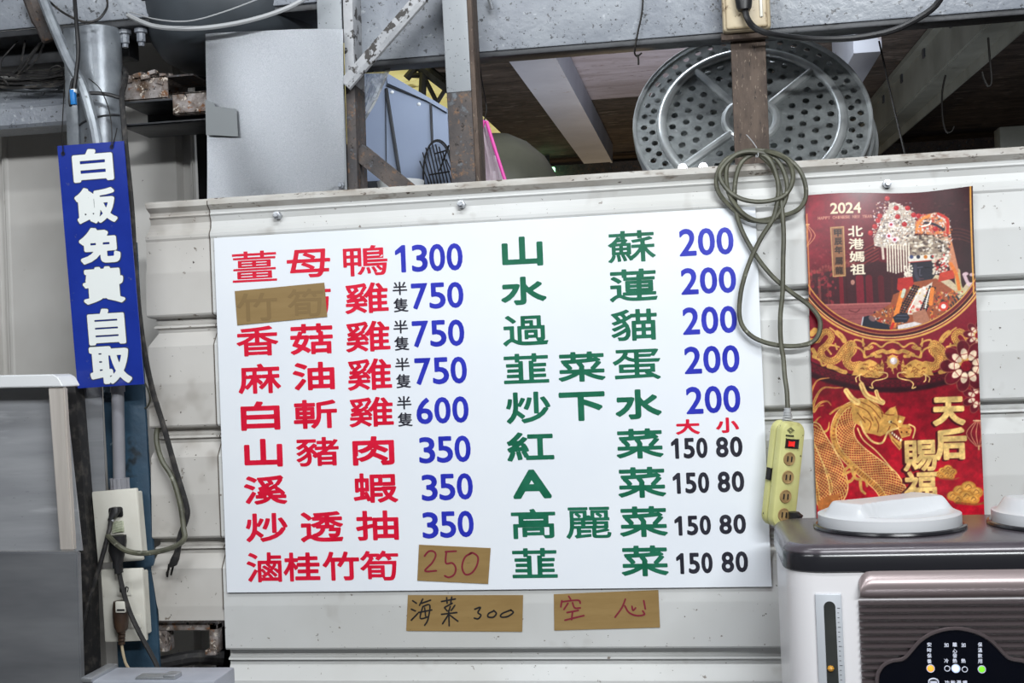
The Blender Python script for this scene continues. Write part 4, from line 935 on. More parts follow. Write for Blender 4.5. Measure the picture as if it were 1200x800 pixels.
# robes
poly(dz([(60, 795), (60, 720), (130, 690), (210, 640), (225, 590), (290, 560), (340, 520), (460, 500), (560, 570), (600, 640), (560, 700), (430, 780), (300, 800)]), (150, 78, 50))
poly(dz([(250, 500), (330, 490), (340, 540), (270, 580), (245, 560)]), (176, 44, 40)); poly(dz([(480, 470), (560, 450), (560, 500), (470, 520)]), (190, 60, 44)); line(dz([(540, 420), (570, 480), (585, 560)]), 4, (220, 120, 50))
poly(dz([(360, 560), (400, 545), (440, 520), (420, 640), (400, 700), (300, 700)]), (222, 206, 190))
for k in range(60): ell(1000+rng.uniform(310, 420)/4.707, 220+rng.uniform(550, 690)/4.707, rng.uniform(.8, 2), rng.uniform(.8, 2), [(206, 70, 60), (214, 170, 90), (240, 232, 222)][rng.integers(3)], .8)
for k in range(620):
    x, y = rng.uniform(110, 605), rng.uniform(570, 775)
    if (x < 290 and y > 660-.35*(x-200)) or (x > 425 and y < 790-.55*(x-425) and y > 540+.5*max(0, x-560)): ell(1000+x/4.707, 220+y/4.707, rng.uniform(.5, 2.0), rng.uniform(.4, 1.1), [(226, 120, 46), (232, 220, 204), (34, 36, 46), (186, 44, 40), (214, 150, 76), (40, 60, 66)][rng.integers(6)], .85, rng.uniform(0, 3))
for a, c_ in (((350, 545), (268, 690)), ((440, 550), (385, 690))):
    for q in range(3):
        off = (q-1)*13
        for k in range(13): f = k/12; ell(1000+(a[0]+(c_[0]-a[0])*f+off)/4.707, 220+(a[1]+(c_[1]-a[1])*f+off*.3)/4.707, 1.3, 1.3, (24, 22, 30))
line(dz([(375, 560), (310, 680)]), 1.4, (240, 236, 226)); line(dz([(425, 560), (400, 660)]), 1.4, (240, 236, 226))
poly(dz([(262, 570), (292, 560), (240, 760), (212, 760)]), (230, 130, 56)); line(dz([(285, 565), (275, 600)]), 4, (196, 214, 196), .9); line(dz([(225, 750), (208, 790)]), 3, (190, 40, 36))
line(dz([(440, 560), (430, 640)]), 5, (228, 128, 54)); ell(*dz([(500, 655)])[0], 5.5, 5.5, (206, 60, 46)); ell(*dz([(500, 655)])[0], 2.8, 2.8, (236, 228, 222))
for k in range(4): line(dz([(570-k*10, 600+k*16), (600-k*16, 640+k*18)]), 2, (40, 44, 52), .9)
poly(dz([(330, 690), (400, 670), (430, 740), (340, 770)]), (168, 112, 88)); poly(dz([(250, 760), (340, 740), (420, 760), (380, 800), (250, 800)]), (216, 208, 206))
poly(dz([(222, 715), (250, 695), (300, 690), (315, 715), (300, 742), (235, 745)]), (34, 36, 48)); line(dz([(245, 705), (300, 705)]), 1.2, (84, 88, 106), .8); line(dz([(240, 722), (300, 724)]), 1.2, (70, 74, 92), .8)
poly(dz([(55, 715), (90, 705), (140, 740), (200, 755), (210, 800), (50, 800)]), (30, 34, 46)); ell(*dz([(108, 722)])[0], 4.5, 3, (126, 92, 92), .9, .6); line(dz([(58, 715), (48, 770)]), 1.6, (190, 186, 190), .9)
# only inside the round window
inside = cov(rad-113.5)[..., None]; IMG[:] = before*(1-inside)+IMG*inside
# rings
def ringb(r, w, col, a=1.): put(ALL, cov(np.abs(rad-r)-w/2)*a, col)
ringb(116, 7, (104, 20, 34)); ringb(119.5, 3.4, (60, 16, 26)); ringb(113.2, 1.3, GOLD); ringb(117.6, 1.0, (170, 100, 60)); ringb(121.5, 1.2, GOLD2); ringb(124.6, 2.4, GOLD)
low = (PY > CY).astype(float)
# ---- ornaments between arcs
def orn(pts, w, mirror=True, col=GOLD, a=1., taper=0):
    line(pts, w, col, a, True, taper)
    if mirror: line([(2*1046.5-x+.0, y-.068*(x-1046.5)*0) for x, y in pts], w, col, a, True, taper)
def sc_(pts): return [(940+x/8, 380+y/8) for x, y in pts]
def dragon_body(pts, w, p=3.0, mir=False):
    if mir: pts = [(2*1046.8-x, y+.0) for x, y in pts]
    pts = sm(pts, 6); x0, y0, x1, y1 = bb(pts); s = sl(x0, y0, x1, y1, w+3)
    if not PX[s].size: return
    d, tt, sg, L = pdist(pts, PX[s], PY[s]); ww = w/2*np.clip(1.15-.5*tt/L, .4, 1)
    put(s, cov(d-ww), GOLD); put(s, cov(d-ww+.5)*((np.mod(tt+d*.9, 2.4) < .9))*.75, (134, 70, 34)); put(s, cov(np.abs(d-ww*.55)-.35)*.6, (140, 70, 36))
for mir in (False, True):
    mf = (lambda P: [(2*1046.8-x, y) for x, y in P]) if mir else (lambda P: P)
    dragon_body(sc_([(545, 385), (470, 395), (425, 355), (430, 300), (480, 240), (465, 190), (400, 240), (340, 320), (270, 350), (200, 320), (180, 250), (240, 190), (280, 120), (240, 70), (190, 90), (150, 150)]), 10, mir=mir)
    head = mf(sc_([(520, 370), (600, 345), (640, 330), (690, 350), (740, 390), (755, 330), (775, 380), (770, 470), (720, 505), (650, 500), (600, 500), (560, 480), (470, 480)])); poly(head, GOLD)
    for k in range(26): x, y = rng.uniform(540, 765), rng.uniform(370, 495); q = mf(sc_([(x, y), (x+16, y-6), (x+28, y+6)])); line(q, .9, (128, 62, 32), .85)
    for q in ([(730, 450), (800, 460), (800, 500), (740, 520), (690, 530), (660, 560), (670, 600), (640, 590)], [(560, 470), (510, 500), (515, 540)], [(545, 480), (545, 520), (560, 540)]): line(mf(sc_(q)), 1.4, GOLD2)
    for q in ([(490, 200), (500, 150), (560, 160), (590, 190)], [(575, 140), (580, 205)], [(500, 210), (560, 240), (600, 300)], [(590, 250), (590, 310), (640, 300)], [(230, 195), (300, 200), (350, 215)], [(315, 185), (330, 235)], [(240, 235), (275, 280)]): line(mf(sc_(q)), 2.2, GOLD)
    for q, w_ in (([(620, 215), (660, 180), (700, 185), (750, 215), (800, 180), (850, 165)], 2.2), ([(600, 230), (640, 225), (660, 215)], 4), ([(660, 290), (700, 270), (760, 250), (800, 265), (860, 250)], 4.4), ([(700, 300), (740, 300)], 4), ([(265, 35), (310, 70), (350, 120)], 2), ([(330, 80), (370, 110), (400, 155)], 6), ([(250, 395), (310, 410), (370, 440), (410, 450)], 5), ([(100, 240), (130, 290), (110, 300)], 5), ([(110, 310), (170, 340), (190, 385), (220, 380)], 2.6), ([(120, 60), (90, 90)], 7), ([(80, 150), (130, 160)], 5)): line(mf(sc_(q)), w_, GOLD if not mir else (206, 152, 78))
    for q in ([(615, 205), (650, 230), (670, 205)], [(690, 260), (720, 290), (760, 270)], [(350, 95), (380, 130)], [(320, 430), (380, 445)]): line(mf(sc_(q)), .8, (140, 76, 40), .8)
ell(1047, 424, 7, 8, GOLD); 
for k in range(9): a = k*.75; line([(1047+5*math.cos(a), 424+6*math.sin(a)), (1047+9*math.cos(a+.2), 425+10*math.sin(a+.2))], 2, GOLD, 1, True, .7)
line([(1046, 430), (1048, 438)], 2.4, GOLD, 1, True, .6); ell(1048, 423, 4.2, 4.2, (206, 190, 190)); ell(1047, 422, 1.8, 1.8, (246, 244, 246))
# ---- big dragon
def bd(pts): return [(945+x/4.45, 430+y/4.45) for x, y in pts]
def scale_body(pts, w0, p=4.2):
    pts = sm(bd(pts), 8); x0, y0, x1, y1 = bb(pts); s = sl(x0, y0, x1, y1, max(w0)+3)
    d, tt, sg, L = pdist(pts, PX[s], PY[s]); ww = np.interp(tt/L, np.linspace(0, 1, len(w0)), w0); u = d*sg
    put(s, cov(d-ww), (150, 40, 30)); m = cov(d-ww+.6)
    put(s, m*np.clip(1.1-np.abs(np.mod((tt+u*1.1)/p, 1)-.5)*p*1.0, 0, 1), GOLD2); put(s, m*np.clip(1.1-np.abs(np.mod((tt-u*1.1)/p, 1)-.5)*p*1.0, 0, 1), GOLD)
    put(s, cov(np.abs(d-ww)-.7), GOLD2)
    side = (u > 0); put(s, cov(ww*.55-d)*m*side, (190, 128, 62)); put(s, cov(ww*.55-d)*m*side*(np.mod(tt, 3.4) < .8)*.8, (120, 50, 34)); put(s, cov(np.abs(d-ww*.55)-.5)*m*side, (232, 190, 110))
for q in ([(-10, 260), (20, 180), (30, 120), (60, 70), (120, 58)], [(20, 250), (50, 160), (90, 110), (150, 110), (190, 108)], [(40, 230), (70, 190), (110, 180), (130, 200)], [(0, 300), (40, 220), (90, 200)], [(20, 320), (60, 270), (75, 260)]): line(bd(q), 4.2, GOLD, 1, True, .8); line(bd(q), 1, (150, 80, 44), .8, True, .5)
for q in ([(60, 350), (110, 330), (120, 290)], [(90, 360), (70, 310), (40, 290)]): line(bd(q), 4, GOLD, 1, True, .7)
scale_body([(40, 330), (70, 400), (110, 480), (150, 560), (165, 640), (120, 720)], [9, 12, 13, 12, 10])
scale_body([(20, 430), (50, 520), (80, 620), (90, 700)], [7, 9, 9, 8])
poly(bd([(60, 700), (120, 670), (180, 660), (150, 740), (60, 745)]), (176, 104, 52))
scale_body([(290, 215), (225, 250), (190, 320), (205, 400), (265, 470), (350, 540), (420, 600), (470, 680)], [11, 13, 14, 14, 15, 16, 16])
for q in ([(250, 190), (170, 215), (125, 245)], [(190, 220), (145, 290), (130, 360), (140, 395)], [(150, 390), (180, 450), (225, 490)], [(215, 480), (260, 520)]): line(bd(q), 3.2, (204, 148, 74), 1, True, .3)
line(bd([(270, 320), (300, 380), (370, 440), (440, 520), (450, 540)]), 1.6, GOLD2)
for q in ([(200, 540), (240, 510), (265, 520)], [(215, 600), (240, 590), (260, 550)], [(195, 560), (230, 545)], [(240, 530), (260, 580), (310, 590), (320, 620)], [(285, 600), (290, 640), (310, 660)]): line(bd(q), 4, GOLD, 1, True, .3)
poly(bd([(245, 175), (290, 170), (330, 165), (380, 200), (410, 245), (440, 215), (470, 205), (480, 250), (520, 262), (505, 300), (540, 300), (555, 330), (545, 360), (500, 372), (520, 400), (490, 435), (450, 390), (430, 345), (390, 362), (350, 350), (310, 345), (300, 320), (270, 300), (250, 290), (235, 230)]), GOLD)
poly(bd([(440, 340), (480, 320), (500, 370), (490, 390), (460, 370)]), (120, 30, 28))
for q in ([(260, 200), (320, 230), (350, 280)], [(280, 180), (340, 210), (390, 270)], [(300, 260), (340, 290), (330, 330)], [(330, 175), (390, 220), (400, 260)], [(360, 260), (380, 300), (375, 340)], [(395, 240), (430, 250), (460, 250)], [(430, 285), (470, 300), (480, 320)], [(270, 240), (310, 290)], [(490, 320), (540, 320)], [(500, 345), (540, 350)], [(470, 210), (485, 245), (480, 280)], [(440, 310), (425, 345)], [(455, 380), (490, 420)]): line(bd(q), 1.1, (124, 58, 30), .9)
ell(*bd([(442, 287)])[0], 2.4, 1.8, (250, 228, 160)); ell(*bd([(446, 287)])[0], 1, 1.2, (60, 20, 20)); ell(*bd([(492, 285)])[0], 2, 1.6, (250, 228, 160)); ell(*bd([(515, 335)])[0], 6, 4, (206, 140, 70)); ell(*bd([(500, 340)])[0], 1, 1, (70, 24, 20)); ell(*bd([(528, 340)])[0], 1, 1, (70, 24, 20))
for k in range(5): ell(945+(452+k*11)/4.45, 430+(345+k*9)/4.45, 1, 1.6, (250, 236, 200))
for q, w_ in (([(290, 92), (315, 145), (360, 170), (400, 185)], 6), ([(210, 125), (240, 165), (270, 185)], 6.4), ([(368, 128), (378, 160), (395, 180)], 4.4)): line(bd(q), w_, GOLD2, 1, True, -.1); line(bd(q), 1, (170, 100, 54), .6)
line(bd([(285, 285), (305, 340), (350, 390), (400, 395), (430, 340), (480, 320)]), 2.4, GOLD2); line(bd([(540, 300), (570, 320), (560, 370)]), 1.8, GOLD2)
# ---- flowers, lanterns, clouds
def flower(x, y, R, n=9, rot=.2, cr=.2):
    for k in range(n):
        a = rot+2*PI*k/n; c_, s_ = math.cos(a), math.sin(a)
        ell(x+R*.66*c_, y+R*.66*s_, R*.37, R*.26, (150, 92, 70), 1, a); ell(x+R*.66*c_, y+R*.66*s_, R*.34, R*.235, (98, 14, 32), 1, a); ell(x+R*.47*c_, y+R*.47*s_, R*.22, R*.135, (232, 206, 176), 1, a); line([(x+R*.46*c_-R*.12*s_, y+R*.46*s_+R*.12*c_), (x+R*.46*c_+R*.12*s_, y+R*.46*s_-R*.12*c_)], .8, (150, 40, 44), .9, False)
    ell(x, y, R*cr, R*cr, (140, 14, 34))
flower(1147, 466, 19, 8, .4); flower(1146, 393, 17, 8, .1); flower(1132.5, 429, 30, 9, .35)
flower(1142, 456, 0.1, 3)
def lantern(x, y, R):
    ell(x, y, R, R*.95, (120, 18, 34), .85)
    for k in (-.95, -.6, -.2, .2, .6, .95): line([(x+R*.2*k, y-R), (x+R*k, y), (x+R*.2*k, y+R)], 1, (214, 150, 110), .9)
    line([(x-R*.4, y-R), (x+R*.4, y-R)], 1.4, (232, 190, 140)); line([(x, y+R), (x, y+R*1.4)], 2, (224, 170, 120)); line([(x, y+R*1.4), (x, y+R*1.9)], 3.4, (190, 20, 40), .9)
lantern(1147, 508, 15); lantern(943, 276, 13)
def cloud(x, y, k):
    for (dx, dy, r) in ((-14, 4, 7), (-6, -2, 8), (4, -6, 9), (13, 0, 8), (2, 5, 9), (-8, 8, 6), (10, 8, 7)):
        ell(x+dx*k, y+dy*k, r*k, r*.82*k, (196, 130, 54)); ell(x+dx*k-.6, y+dy*k-1.2*k, r*.72*k, r*.55*k, (226, 170, 84), .8); line([(x+(dx-r*.4)*k, y+dy*k), (x+dx*k, y+(dy-r*.4)*k), (x+(dx+r*.4)*k, y+dy*k), (x+dx*k, y+(dy+r*.25)*k)], .8, (120, 56, 30), .8)
    line([(x-10*k, y+12*k), (x+12*k, y+14*k), (x+24*k, y+11*k)], 2.4*k, (150, 84, 40), .9)
cloud(1109, 553, .62); cloud(1131, 577, 1.0)
# ---- gold lettering, broad brush characters with a dark drop edge
for ch, x0, y0, x1, y1 in (('天', 1095, 467, 1129, 497), ('后', 1097, 503, 1131, 537), ('賜', 1060, 517, 1097, 551), ('福', 1061, 553, 1097, 590)):
    text(ch, x0-2, y0+1, x1-2, y1+1, (50, 6, 14), 2.6, .8); text(ch, x0, y0, x1, y1, (232, 194, 120), 2.0 if ch in '天后' else 1.3)
for i, d in enumerate('2024'): x = 973.5+i*9.2; text(d, x+.7, 238.2-i*.35+.7, x+8.2+.7, 250.2-i*.35+.7, (60, 20, 24), .5, .7); text(d, x, 238.2-i*.35, x+8.2, 250.2-i*.35, (236, 216, 180), .45)
x = 958.5
for i, d in enumerate('HAPPY CHINESE NEW YEAR'):
    if d != ' ':
        w_ = 1.1 if d == 'I' else 2.35
        text(d, x+(2.6-w_)/2, 254.0-i*.12, x+(2.6+w_)/2, 257.2-i*.12, (222, 176, 140), .06)
    x += 3.0 if d != ' ' else 2.6
for i, ch in enumerate('北港媽祖'): text(ch, 994.5+i*.9+.8, 265+i*14.9+.9, 1011.5+i*.9+.8, 277+i*14.9+.9, (40, 20, 24), .5, .7); text(ch, 994.5+i*.9, 265+i*14.9, 1011.5+i*.9, 277+i*14.9, (238, 226, 200), .45)
poly([(973, 266), (990, 265), (992, 324), (976, 325)], (150, 108, 72), .85); line([(974, 267), (989, 266), (991, 323), (977, 324), (974, 267)], .8, (206, 164, 110), 1, False)
for i, (ch, yy) in enumerate((('甲', 269), ('辰', 279), ('年', 289), ('屬', 302), ('龍', 313))): text(ch, 978+i*.4, yy, 986.5+i*.4, yy+8, (40, 26, 24), .35)
# gold border line at right, darkened paper edge
gd = np.abs(U-.986)*196; put(ALL, cov(gd-.9)*(PY < 345), (222, 160, 70)); gl = np.abs(U-.008)*196; put(ALL, cov(gl-.8)*(PY > 250)*(PY < 345)*.8, (206, 140, 70))
lowm = np.clip((PY-390)/14, 0, 1)
IMG[:] = np.clip(IMG*(1+lowm*(.52*vnoise(7, 7, 6, 3)-.30))[..., None]*(.92+.16*vnoise(2, 2, 5, 2))[..., None], 0, 255)
# build the sheet
Pc = [at(*TL, -.004), at(*TR, -.004), at(*BL_, -.004), at(*BR_, -.004)]
def v3(k): return Pc[0][k]*(1-U)*(1-V_)+Pc[1][k]*U*(1-V_)+Pc[2][k]*(1-U)*V_+Pc[3][k]*U*V_
XX, ZZ = v3(0), v3(2); top = np.exp(-V_*14)
YY = -.0042-.0012*np.sin(V_*7+U*2)**2 - .006*top*(U**6) - .0014*top*np.sin(U*11+1)
ZZ = ZZ+top*(.0022*np.sin(U*8.2-.6)-.004*(1-(2*U-1)**2)*.6)
co = np.stack([XX, YY, ZZ], -1).reshape(-1, 3)
idx = np.arange(NU*NV).reshape(NV, NU); fa = np.stack([idx[1:, :-1], idx[1:, 1:], idx[:-1, 1:], idx[:-1, :-1]], -1).reshape(-1, 4)
me = bpy.data.meshes.new('calendar'); me.vertices.add(len(co)); me.vertices.foreach_set('co', co.ravel())
me.loops.add(fa.size); me.loops.foreach_set('vertex_index', fa.ravel().astype(np.int32)); me.polygons.add(len(fa)); me.polygons.foreach_set('loop_start', np.arange(0, fa.size, 4, dtype=np.int32))
me.update(calc_edges=True); me.validate()
c01 = IMG.reshape(-1, 3)/255; ln = np.where(c01 <= .04045, c01/12.92, ((c01+.055)/1.055)**2.4); ca = np.concatenate([ln, np.ones((len(ln), 1))], 1)
at_ = me.color_attributes.new('print', 'FLOAT_COLOR', 'POINT'); at_.data.foreach_set('color', ca.ravel().astype(np.float32))
m_cal = M('calendar_print', (128, 20, 36), rough=.30); nt = m_cal.node_tree; an = nt.nodes.new('ShaderNodeAttribute'); an.attribute_name = 'print'
nt.links.new(an.outputs['Color'], nt.nodes['Principled BSDF'].inputs['Base Color'])
t = T('wall_calendar', 'red and gold 2024 wall calendar with a golden dragon and seated temple figure', 'calendar'); t.part(None, None, m_cal, data=me); t.done()
# ================================================================ PERFORATED TRAYS
def disc_field(R, holes, cell):
    xs = np.arange(-R-2*cell, R+2.5*cell, cell); X, Y = np.meshgrid(xs, xs); F = np.hypot(X, Y)-R
    for (hx, hy, hr) in holes:
        i0, i1 = np.searchsorted(xs, hx-hr-3*cell), np.searchsorted(xs, hx+hr+3*cell); j0, j1 = np.searchsorted(xs, hy-hr-3*cell), np.searchsorted(xs, hy+hr+3*cell)
        sl_ = (slice(j0, j1), slice(i0, i1)); F[sl_] = np.maximum(F[sl_], hr-np.hypot(X[sl_]-hx, Y[sl_]-hy))
    F[np.abs(F) < 1e-9] = 1e-9
    return F, xs
SPOKES = [math.radians(a) for a in (127, 42, 218)]
RT = .212
def tray_holes(R):
    H = []
    for rr, n, o in ((.905, 46, 0), (.835, 44, .5)): H += [(R*rr*math.cos(2*PI*(k+o)/n), R*rr*math.sin(2*PI*(k+o)/n), .0058) for k in range(n)]
    p = R*.125
    for j in range(-7, 8):
        for i in range(-7, 8):
            x = (i+.5*(j % 2))*p; y = j*p*.866; r = math.hypot(x, y); c_, s_ = math.cos(.35), math.sin(.35); x, y = x*c_-y*s_, x*s_+y*c_
            if r > R*.70 or r < R*.06 or R*.17 < r < R*.27: continue
            a = math.atan2(y, x); ok = True
            for s in SPOKES:
                da = (a-s+PI) % (2*PI)-PI
                if abs(da) < PI/2 and abs(math.sin(da))*r < R*.068: ok = False
            if ok: H.append((x, y, .0062))
    return H
TF = disc_field(RT*.985, tray_holes(RT), .0021)
def tray(label, center, tilt_deg, yaw):
    t = T('steamer_tray', label, 'steamer tray', 'steamer trays')
    R = RT; tl = math.radians(tilt_deg); mt = Matrix.Translation(center) @ Matrix.Rotation(yaw, 4, 'Z') @ Matrix.Rotation(PI/2-tl, 4, 'X')
    # local x right, y up along the tray, z out of the face
    b = B(); field_mesh(b, TF[0], TF[1], TF[1], lambda x, y: mt @ Vector((x, y, 0)))
    bmesh.ops.solidify(b, geom=b.faces[:], thickness=.0015); t.part('perforated_plate', b, m_alu, ang=30)
    b = B(); ring_ = [mt @ Vector((R*.755*math.cos(a), R*.755*math.sin(a), .0005)) for a in [2*PI*k/72 for k in range(72)]]; tube(b, ring_, .0092, 12, closed=True); t.part('embossed_ring', b, m_aluR)
    b = B(); ring_ = [mt @ Vector((R*.215*math.cos(a), R*.215*math.sin(a), .0005)) for a in [2*PI*k/36 for k in range(36)]]; tube(b, ring_, .0080, 10, closed=True); t.part('hub_ring', b, m_aluR)
    for s in SPOKES:
        b = B(); tube(b, [mt @ Vector((R*f*math.cos(s), R*f*math.sin(s), .0004)) for f in (.22, .35, .5, .65, .75)], .0080, 10); t.part('embossed_spoke', b, m_aluR)
    b = B(); lathe(b, [(R*.965, 0), (R*.975, .004), (R*.99, .0055), (R, .004), (R*1.004, -.002), (R*1.0, -.022), (R*.995, -.022), (R*.995, -.002), (R*.98, .001)], mt, 72); t.part('rolled_rim', b, m_aluR)
    return t.done()
tc = at(880, 141, .23)
tn = Vector((0, math.cos(math.radians(29)), -math.sin(math.radians(29))))
tray('front perforated steamer tray with embossed ring and spokes behind the brown strap post', tc, 29, 0)
tray('second steamer tray showing only its rim at right behind the front tray', tc+tn*.034+Vector((.006, 0, 0)), 29, 0)
tray('rearmost steamer tray showing only a thin dark rim at lower right of the stack', tc+tn*.068+Vector((.016, 0, -.0)), 29, 0)
# two small glowing spots on stems in front of the lower trays
for (px, py, lb) in ((800, 197, 'left small bright spot at the partition top in front of the trays'), (824, 196, 'right small bright spot at the partition top in front of the trays')):
    t = T('glow_spot', lb, 'bulb', 'bright spots by the trays'); c = at(px, py, .075); b = B()
    lathe(b, [(0, -.008), (.005, -.007), (.0072, -.002), (.0072, .002), (.005, .006), (0, .008)], Matrix.Translation(c), 20); t.part('glow_body', b, m_glow_spot)
    b = B(); lathe(b, [(0, -.03), (.006, -.03), (.006, -.010), (.005, -.006), (0, -.006)], Matrix.Translation(c), 16); tube(b, [c+Vector((0, 0, -.03)), Vector((c.x, c.y, 1.75))], .002, 6); t.part('holder', b, m_white); t.done()
# ================================================================ OUTLET BOX ON THE STRAP
t = T('outlet_box', 'dirty cream outlet box with a black plug above the brown strap post', 'outlet')
b = B(); c, w, h = pxbox(845, -60, 901, 38, .045); obox(b, c, EX, Vector((0, 1, 0)), EZ, w/2, .016, h/2, .006, 3); t.part('box', b, m_boxcream)
b = B(); c2, w2, h2 = pxbox(849, -56, 898, 33, .028); obox(b, c2, EX, Vector((0, 1, 0)), EZ, w2/2, .003, h2/2, .004, 3); t.part('face', b, m_boxcream)
b = B(); c2, w2, h2 = pxbox(889, -50, 892.5, 20, .0235); obox(b, c2, EX, Vector((0, 1, 0)), EZ, w2/2, .0022, h2/2, .0015, 2); t.part('switch_lever', b, m_plate)
b = B(); c, w, h = pxbox(845, 38, 901, 46, .05); box(b, (c.x-w/2, .045, c.z-h/2), (c.x+w/2, .0615, c.z+h/2), .001); t.part('bracket', b, m_rustb)
b = B(); p0, p1 = at(871, -20, .012), at(872, 12, .010); plug_body(b, [p1, at(872, 9, .01), at(871.5, -3, .01), p0], [.010, .0125, .0145, .0150], .012); plug_ = b; t.done()
t = T('power_plug', 'black plug in the cream box with cable arcing right along the beam', 'plug'); t.part('plug_head', plug_, m_rubber)
b = B(); cable(b, [(873, 11, .010), (876, 22, .006), (884, 32, .010), (900, 39, .010), (930, 44, .045), (965, 46, .06), (1005, 44, .06), (1045, 36, .05), (1075, 22, .04), (1095, 8, .03), (1106, -8, .02)], .0052, 8)
t.part('cord', b, m_rubber); t.done()
# spring and hooks on the beam
t = T('coil_spring', 'small coil spring hanging at the top of the beam beside the middle post', 'spring'); b = B(); c = at(573, -2, .075); e = at(577, 11, .072)
tube(b, [c.lerp(e, k/90)+Vector((math.cos(k*.9)*.0032, math.sin(k*.9)*.0032, 0)) for k in range(91)], .0009, 5); t.part(None, b, m_galv); t.done()
b = B(); cable(b, [(754, -8, .08), (752, 16, .080), (747, 40, .080), (744, 58, .084), (744, 63, .09), (747, 66, .09), (752, 62, .09)], .0016, 5); cable(b, [(747, 64, .09), (748, 70, .09), (748, 76, .09)], .0018, 5)
one('wire_hook', b, m_hook, 'thin wire with twisted hook hanging over the beam left of the trays', 'wire')
b = B(); cable(b, [(1030, 48, .25), (1036, 75, .26), (1046, 120, .22), (1058, 170, .12), (1061, 183, .06)], .0018, 5)
one('hanging_wire', b, m_hook, 'dark wire slanting down to the partition top right of the trays', 'wire')
YH1, YH2 = Yat(1160, 60, .826), Yat(1106, 110, .826)
for pl, lb in (([(1158, 44, YH1), (1160, 70, YH1), (1162, 95, YH1), (1158, 101, YH1), (1153, 92, YH1), (1151, 84, YH1)], 'wire hook hanging on the upper right purlin'), ([(1108, 88, YH2), (1104, 110, YH2), (1105, 140, YH2), (1109, 154, YH2), (1115, 154, YH2), (1118, 148, YH2)], 'larger wire hook hanging midway down the right purlin')):
    b = B(); cable(b, pl, .003, 6); one('wire_hook', b, m_hook, lb, 'hook')
# ================================================================ BEYOND THE OPENING
# white painted rafter (box) and the grey purlin at right, both running away from the viewer
t = T('white_rafter', 'white painted steel rafter slanting down behind the middle of the opening', 'rafter')
def rz(y): return roofz(y)-.004
b = B(); y0, y1 = .7, 4.3
prism(b, [(-.54, y0, rz(y0)), (-.40, y0, rz(y0)), (-.40, y0, rz(y0)-.09), (-.54, y0, rz(y0)-.09)], (0, y1-y0, rz(y1)-rz(y0))); t.part('box_section', b, m_rafter)
b = B(); prism(b, [(-.385, y0, rz(y0)), (-.39, y0, rz(y0)-.095), (-.40, y0, rz(y0)-.095), (-.40, y0, rz(y0))], (0, y1-y0, rz(y1)-rz(y0))); t.part('side_angle', b, m_rafter); t.done()
t = T('roof_purlin', 'long grey-green C-shaped roof purlin receding at the right', 'purlin')
b = B(); y0, y1 = .6, 5.1; xx = .83
def pr2(a): return [(xx+dx, y0, rz(y0)+dz) for dx, dz in a]
prism(b, pr2([(0, -.02), (.006, -.02), (.006, -.15), (.075, -.15), (.075, -.185), (.081, -.185), (.081, -.144), (.0, -.144)]), (0, y1-y0, rz(y1)-rz(y0)-.0)); t.part('channel', b, m_rafter2)
b = B(); prism(b, pr2([(-.03, -.001), (.08, -.001), (.08, -.02), (-.03, -.02)]), (0, y1-y0, rz(y1)-rz(y0))); t.part('top_flange', b, m_rafter2)
for k in range(7):
    y = 1.0+k*.45; b = B(); box(b, (xx-.006, y, rz(y)-.05), (xx+.0, y+.03, rz(y)-.015)); t.part('clip', b, m_beamB)
t.done()
t = T('roof_beam', 'short pale steel beam end above the right edge of the trays', 'beam'); b = B(); a = at(1004, 66, 1.1); box(b, (a.x-.035, .9, a.z-.04), (a.x+.03, 1.3, roofz(.9)), .003); t.part(None, b, m_rafter); t.done()
t = T('cross_purlin', 'dim steel purlin stub at far right under the roof', 'purlin'); b = B(); a = at(1172, 165, 3.4); a2 = at(1250, 130, 3.4); box(b, (a.x, 3.4, a.z-.10), (2.55, 3.5, a.z+.06), .004); t.part(None, b, m_rafter2); t.done()
# low boards under the far rafter ends
t = T('dark_crossbeam', 'dark horizontal timber at the far end of the lean-to roof', 'timber'); b = B(); a = at(640, 201, 4.6); box(b, (-1.0, 4.6, a.z-.09), (2.5, 4.7, a.z+.03)); t.part(None, b, m_rust); t.done()
t = T('plywood_screen', 'warm lit plywood screen at the far end behind the white rafter', 'screen'); b = B(); a = at(620, 150, 4.9); box(b, (-.95, 4.9, .6), (.25, 4.93, min(a.z+.05, roofz(4.9)-.02))); t.part(None, b, m_woodwarm); t.done()
# skylight trusses
t = T('roof_truss', 'dark steel roof truss against the yellow skylight', 'truss')
for (p, q_, r) in (((478, 66, 2.15), (560, 128, 2.15), .022), ((476, 92, 2.15), (500, 64, 2.15), .014), ((494, 130, 2.15), (497, 60, 2.15), .014), ((480, 88, 2.15), (560, 88, 2.15), .010), ((506, 130, 2.15), (526, 98, 2.15), .008), ((498, 92, 2.15), (512, 120, 2.15), .008)):
    b = B(); tube(b, [at(*p), at(*q_)], r, 8); t.part('bar', b, m_beamB)
t.done()
